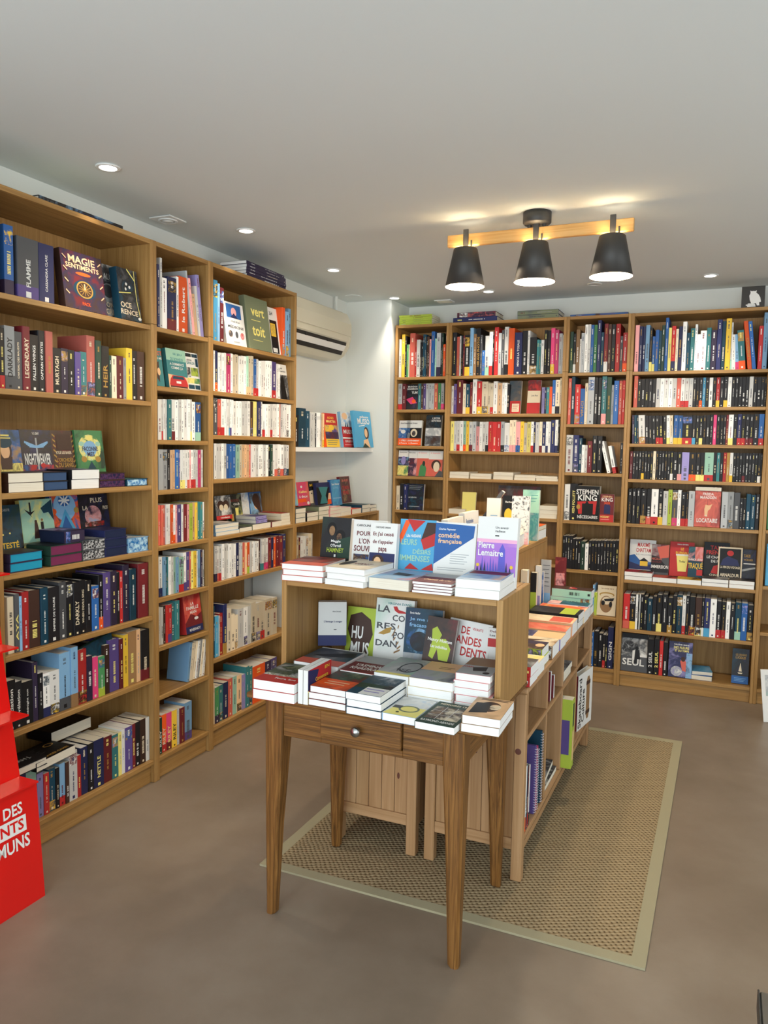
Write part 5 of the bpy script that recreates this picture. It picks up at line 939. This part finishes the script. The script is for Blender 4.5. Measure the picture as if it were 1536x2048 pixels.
# ---------------------------------------------------------------- inside the right pine unit
GI = 'things inside the right pine unit'
def notebook(y, c, h, lab, depth=.21):
    t_ = .014; q = MB(); q.bbox((1.676-depth,y,.1575),(1.674,y+t_,.1575+h), mat(c), .001); q.box((1.676-depth+.002,y+.002,.1585),(1.6735,y+t_-.002,.1575+h-.001), M_PAGEW)
    o = q.build('spiral_notebook')
    s = MB(); n = 26
    for k in range(n):
        z = .165+(h-.02)*k/(n-1); prev = None
        for i in range(9):
            a = 2*math.pi*i/8; p = (1.674+.006*math.cos(a), y+t_/2+.0085*math.sin(a), z)
            if prev: s.tube(prev, p, .0009,.0009, M_SPIRAL if c != 't0' else mat('i'), 5, False)
            prev = p
    s.build('spiral_binding', o); return tag(o, lab, 'notebook', 'spiral notebooks in the pine unit')
notebook(.105,'p1',.262,'purple spiral notebook with white coil in lower pine compartment'); notebook(.135,'m0',.25,'magenta spiral notebook beside the purple one'); notebook(.205,'T1',.285,'teal spiral notebook with blue coil against the divider')
for y, t_, c, b_, h, lab in ((-.072,.026,'l','o','.245','pale blue paperback beside the near leg in lower pine compartment'),(-.042,.012,'w','o','.24','thin white booklet second from the near leg'),(-.026,.014,'T',None,'.24','dark blue booklet beside the white one in pine compartment'),(-.008,.01,'R','r','.23','thin maroon booklet in lower pine compartment'),(.008,.012,'w','k','.225','white magazine leaning out beside purple notebook')):
    q = MB(); pq = MB(); spine_book(q, pq, t_, .19, float(h), c, b_, None, random.Random(int(y*1000)+200)); o = q.build('paperback_book')
    o.matrix_world = Matrix.Translation((1.676,y,.1576)) @ Matrix.Rotation(math.radians(90),4,'Z'); pq.build('page_block', o); tag(o, lab, 'book', GI)
tag(part('wooden_board', None, PINE[2], (1.50,.04,.5156),(1.64,.052,.66)), 'small plain wooden board standing in near upper pine compartment', 'board')
for i, (y, x_, t_, h, ry) in enumerate(((.30,1.665,.022,.15,8),(.345,1.672,.02,.12,12),(.39,1.676,.02,.095,18))):
    q = MB(); pq = MB(); shell(q, t_, .12, h, 'r', False, [(0,h,mat('R1'))]); pages(pq, t_, .12, h, False, M_PAGEW)
    o = q.build('paperback_book'); o.matrix_world = Matrix.Translation((x_-.12,y,.5158)) @ Matrix.Rotation(math.radians(-90),4,'Z') @ Matrix.Translation((-t_,0,0)); pq.build('page_block', o)
    tag(o, ('nearest','middle','farthest')[i]+' dark red paperback, page edge outward, upper pine compartment', 'book', GI)
stack(I4,1.50,.60,.5152,.17,.2,1,.03,'g',[Rr(0,0,1,1,'#gks6')],'dark grey paperback lying at bottom of third upper compartment',GI,0,0); stack(I4,1.50,.60,.546,.175,.2,1,.022,'w',[Rr(0,0,1,1,'#wsg6')],'pale paperback lying on the dark one in third upper compartment',GI,0,0)
stack(I4,1.49,.29,.1572,.18,.25,1,.02,'g',[Rr(0,0,1,1,'#gkw10')],'grey patterned magazine lying in second lower pine compartment',GI,0,0); stack(I4,1.49,.31,.178,.175,.23,1,.02,'k',[Rr(0,0,1,1,'#kgw10')],'black and white magazine lying on the grey one',GI,3,0)
q = MB(); pq = MB(); shell(q, .055, .24, .30, 'h', False, [(0,.30,mat('h1'))])
q.box((.015,-.0008,.18),(.04,-.0002,.28), mat('V')); q.box((.018,-.0008,.03),(.042,-.0002,.16), mat('q')); q.box((-.0009,.01,.06),(-.0002,.1,.21), mat('p'))
pages(pq, .055,.24,.30,False,M_PAGE); o = q.build('paperback_book'); o.matrix_world = Matrix.Translation((1.722,.582,.1576)) @ Matrix.Rotation(math.radians(90),4,'Z'); pq.build('page_block', o)
tag(o, 'thick lime green book with purple panel sticking out of the pine unit', 'book', GI)
M = Matrix.Translation((1.668,1.035,.1585)) @ Matrix.Rotation(math.radians(81),4,'Z')
display_book('hardback_book', M, .215,.275,.03,'w',[Rr(0,0,1,1,'w')],'large white cover with brown skateboard drawing, facing right out of pine unit',GI,True,'R')
bk = [o for o in bpy.data.objects if o.get('label','').startswith('large white cover with brown skateboard')][0]
q = MB(); W2, H2, t2 = .215, .275, .03
def PP(u, v, e=.0006): return (t2+e, u*W2, (1-v)*H2)
q.text('Skateboard', PP(.25,.97), (0,0,1), (0,-1,0), .245, .042, mat('x')); q.text('Culture', PP(.47,.9), (0,0,1), (0,-1,0), .165, .042, mat('x'))
q.poly([PP(.58,.2),PP(.64,.12),PP(.76,.12),PP(.82,.2),PP(.82,.8),PP(.76,.9),PP(.64,.9),PP(.58,.8)][::-1], mat('a')); 
q.poly([PP(.56,.2,.0009),PP(.84,.2,.0009),PP(.84,.27,.0009),PP(.56,.27,.0009)][::-1], mat('A')); q.poly([PP(.56,.74,.0009),PP(.84,.74,.0009),PP(.84,.81,.0009),PP(.56,.81,.0009)][::-1], mat('A'))
q.build('title_print', bk)

# ---------------------------------------------------------------- red card display stand
def redstand():
    t = thing('display_stand', (0,0,0), 'glossy red stepped card display stand with white lettering, left edge', 'display stand')
    y1, y0 = -.865, -1.62
    def slab(name, prof, par=t): q = MB(); q.prism(prof, y0, y1, M_RED); return q.build(name, par)
    base = slab('base', [(.02,0),(.258,0),(.228,.386),(.02,.386)])
    lv = [(.386,.238,.153,.600),(.606,.200,.117,.822),(.828,.160,.085,1.066),(1.072,.128,.05,1.32)]
    for z, xl, xr_, zn in lv:
        slab('shelf', [(.02,z),(xl,z),(xl,z+.006),(.02,z+.006)]); slab('riser', [(xr_-.004,z+.0065),(xr_,z+.0065),(xr_-.034,zn-.0005),(xr_-.038,zn-.0005)])
    q = MB(); q.bbox((.005,y0,0),(.0195,y1,1.40), M_RED, .001); q.build('back_panel', t)
    # lettering on the leaning front of the base: along -y to +y
    a = Vector((-.030,0,.386)).normalized(); g = MB(); O = lambda y, s: Vector((.2588,y,0)) + a*s
    def word(s, ya, yb, s0, s1, m): g.text(s, O(ya,s0)+Vector((.0006,0,0)), (0,1,0), tuple(a), yb-ya, s1-s0, m)
    word('NOUS DES', -1.135, -.928, .312, .350, M_WHITE)
    g.poly([tuple(O(-1.10,.250)),tuple(O(-.917,.250)),tuple(O(-.917,.303)),tuple(O(-1.10,.303))], M_WHITE)
    word('POINTS', -1.093, -.927, .259, .295, M_RED); word('COMMUNS', -1.14, -.908, .196, .240, M_WHITE)
    g.build('lettering', base)
redstand()

# ---------------------------------------------------------------- odds and ends at the right edge
def trolley():
    t = thing('metal_stand', (2.393,-.945,0), 'corner of a grey metal stand at the lower right picture edge', 'stand')
    part('top_bar', t, M_CHROME, (0.004,0,.27),(.40,.12,.31), .004); part('end_cap', t, M_BLACK, (0,.0,.268),(.004,.12,.312), .001)
    part('rod', t, M_CHROME, (.008,.02,.02),(.02,.032,.27), .002); part('tray', t, M_BLACK, (.02,.0,.10),(.40,.12,.22), .003)
    part('foot', t, M_BLACK, (.0,.01,.0),(.04,.05,.02), .003); part('foot', t, M_BLACK, (.36,.01,.0),(.40,.05,.02), .003); part('rod', t, M_CHROME, (.375,.02,.02),(.387,.032,.27), .002)
trolley()
UI = UNITS['I'][0]
display_book('hardback_book', UI @ stand(.03,.02,.7265,0,4), .2,.25,.02,'i',[Rr(.05,.05,.95,.95,'#iil4')],'sky blue cover at right picture edge on back wall bookcase',None,True)
display_book('paperback_book', Matrix.Translation((2.527,2.11,.0005)) @ Matrix.Rotation(math.radians(-6),4,'Y'), .21,.30,.012,'w',[Rr(.1,.1,.9,.5,'#wse8')],'white brochure standing on the floor at the right picture edge',None)
display_book('paperback_book', UI @ stand(.022,.03,1.063,0,4), .16,.22,.02,'v',[Rr(.05,.05,.95,.95,'#veY4')],'green cover at right picture edge, fourth shelf of edge bookcase',None)
print('individual spine books', NB, 'all', len(specs))
q = MB(); q.T = UC; q.bbox((.768,.006,.4515),(.779,.268,.808), M_WALL, .001)
tag(q.build('white_board'), 'plain white board standing against right side inside wide left bookcase, above cream novels', 'board')
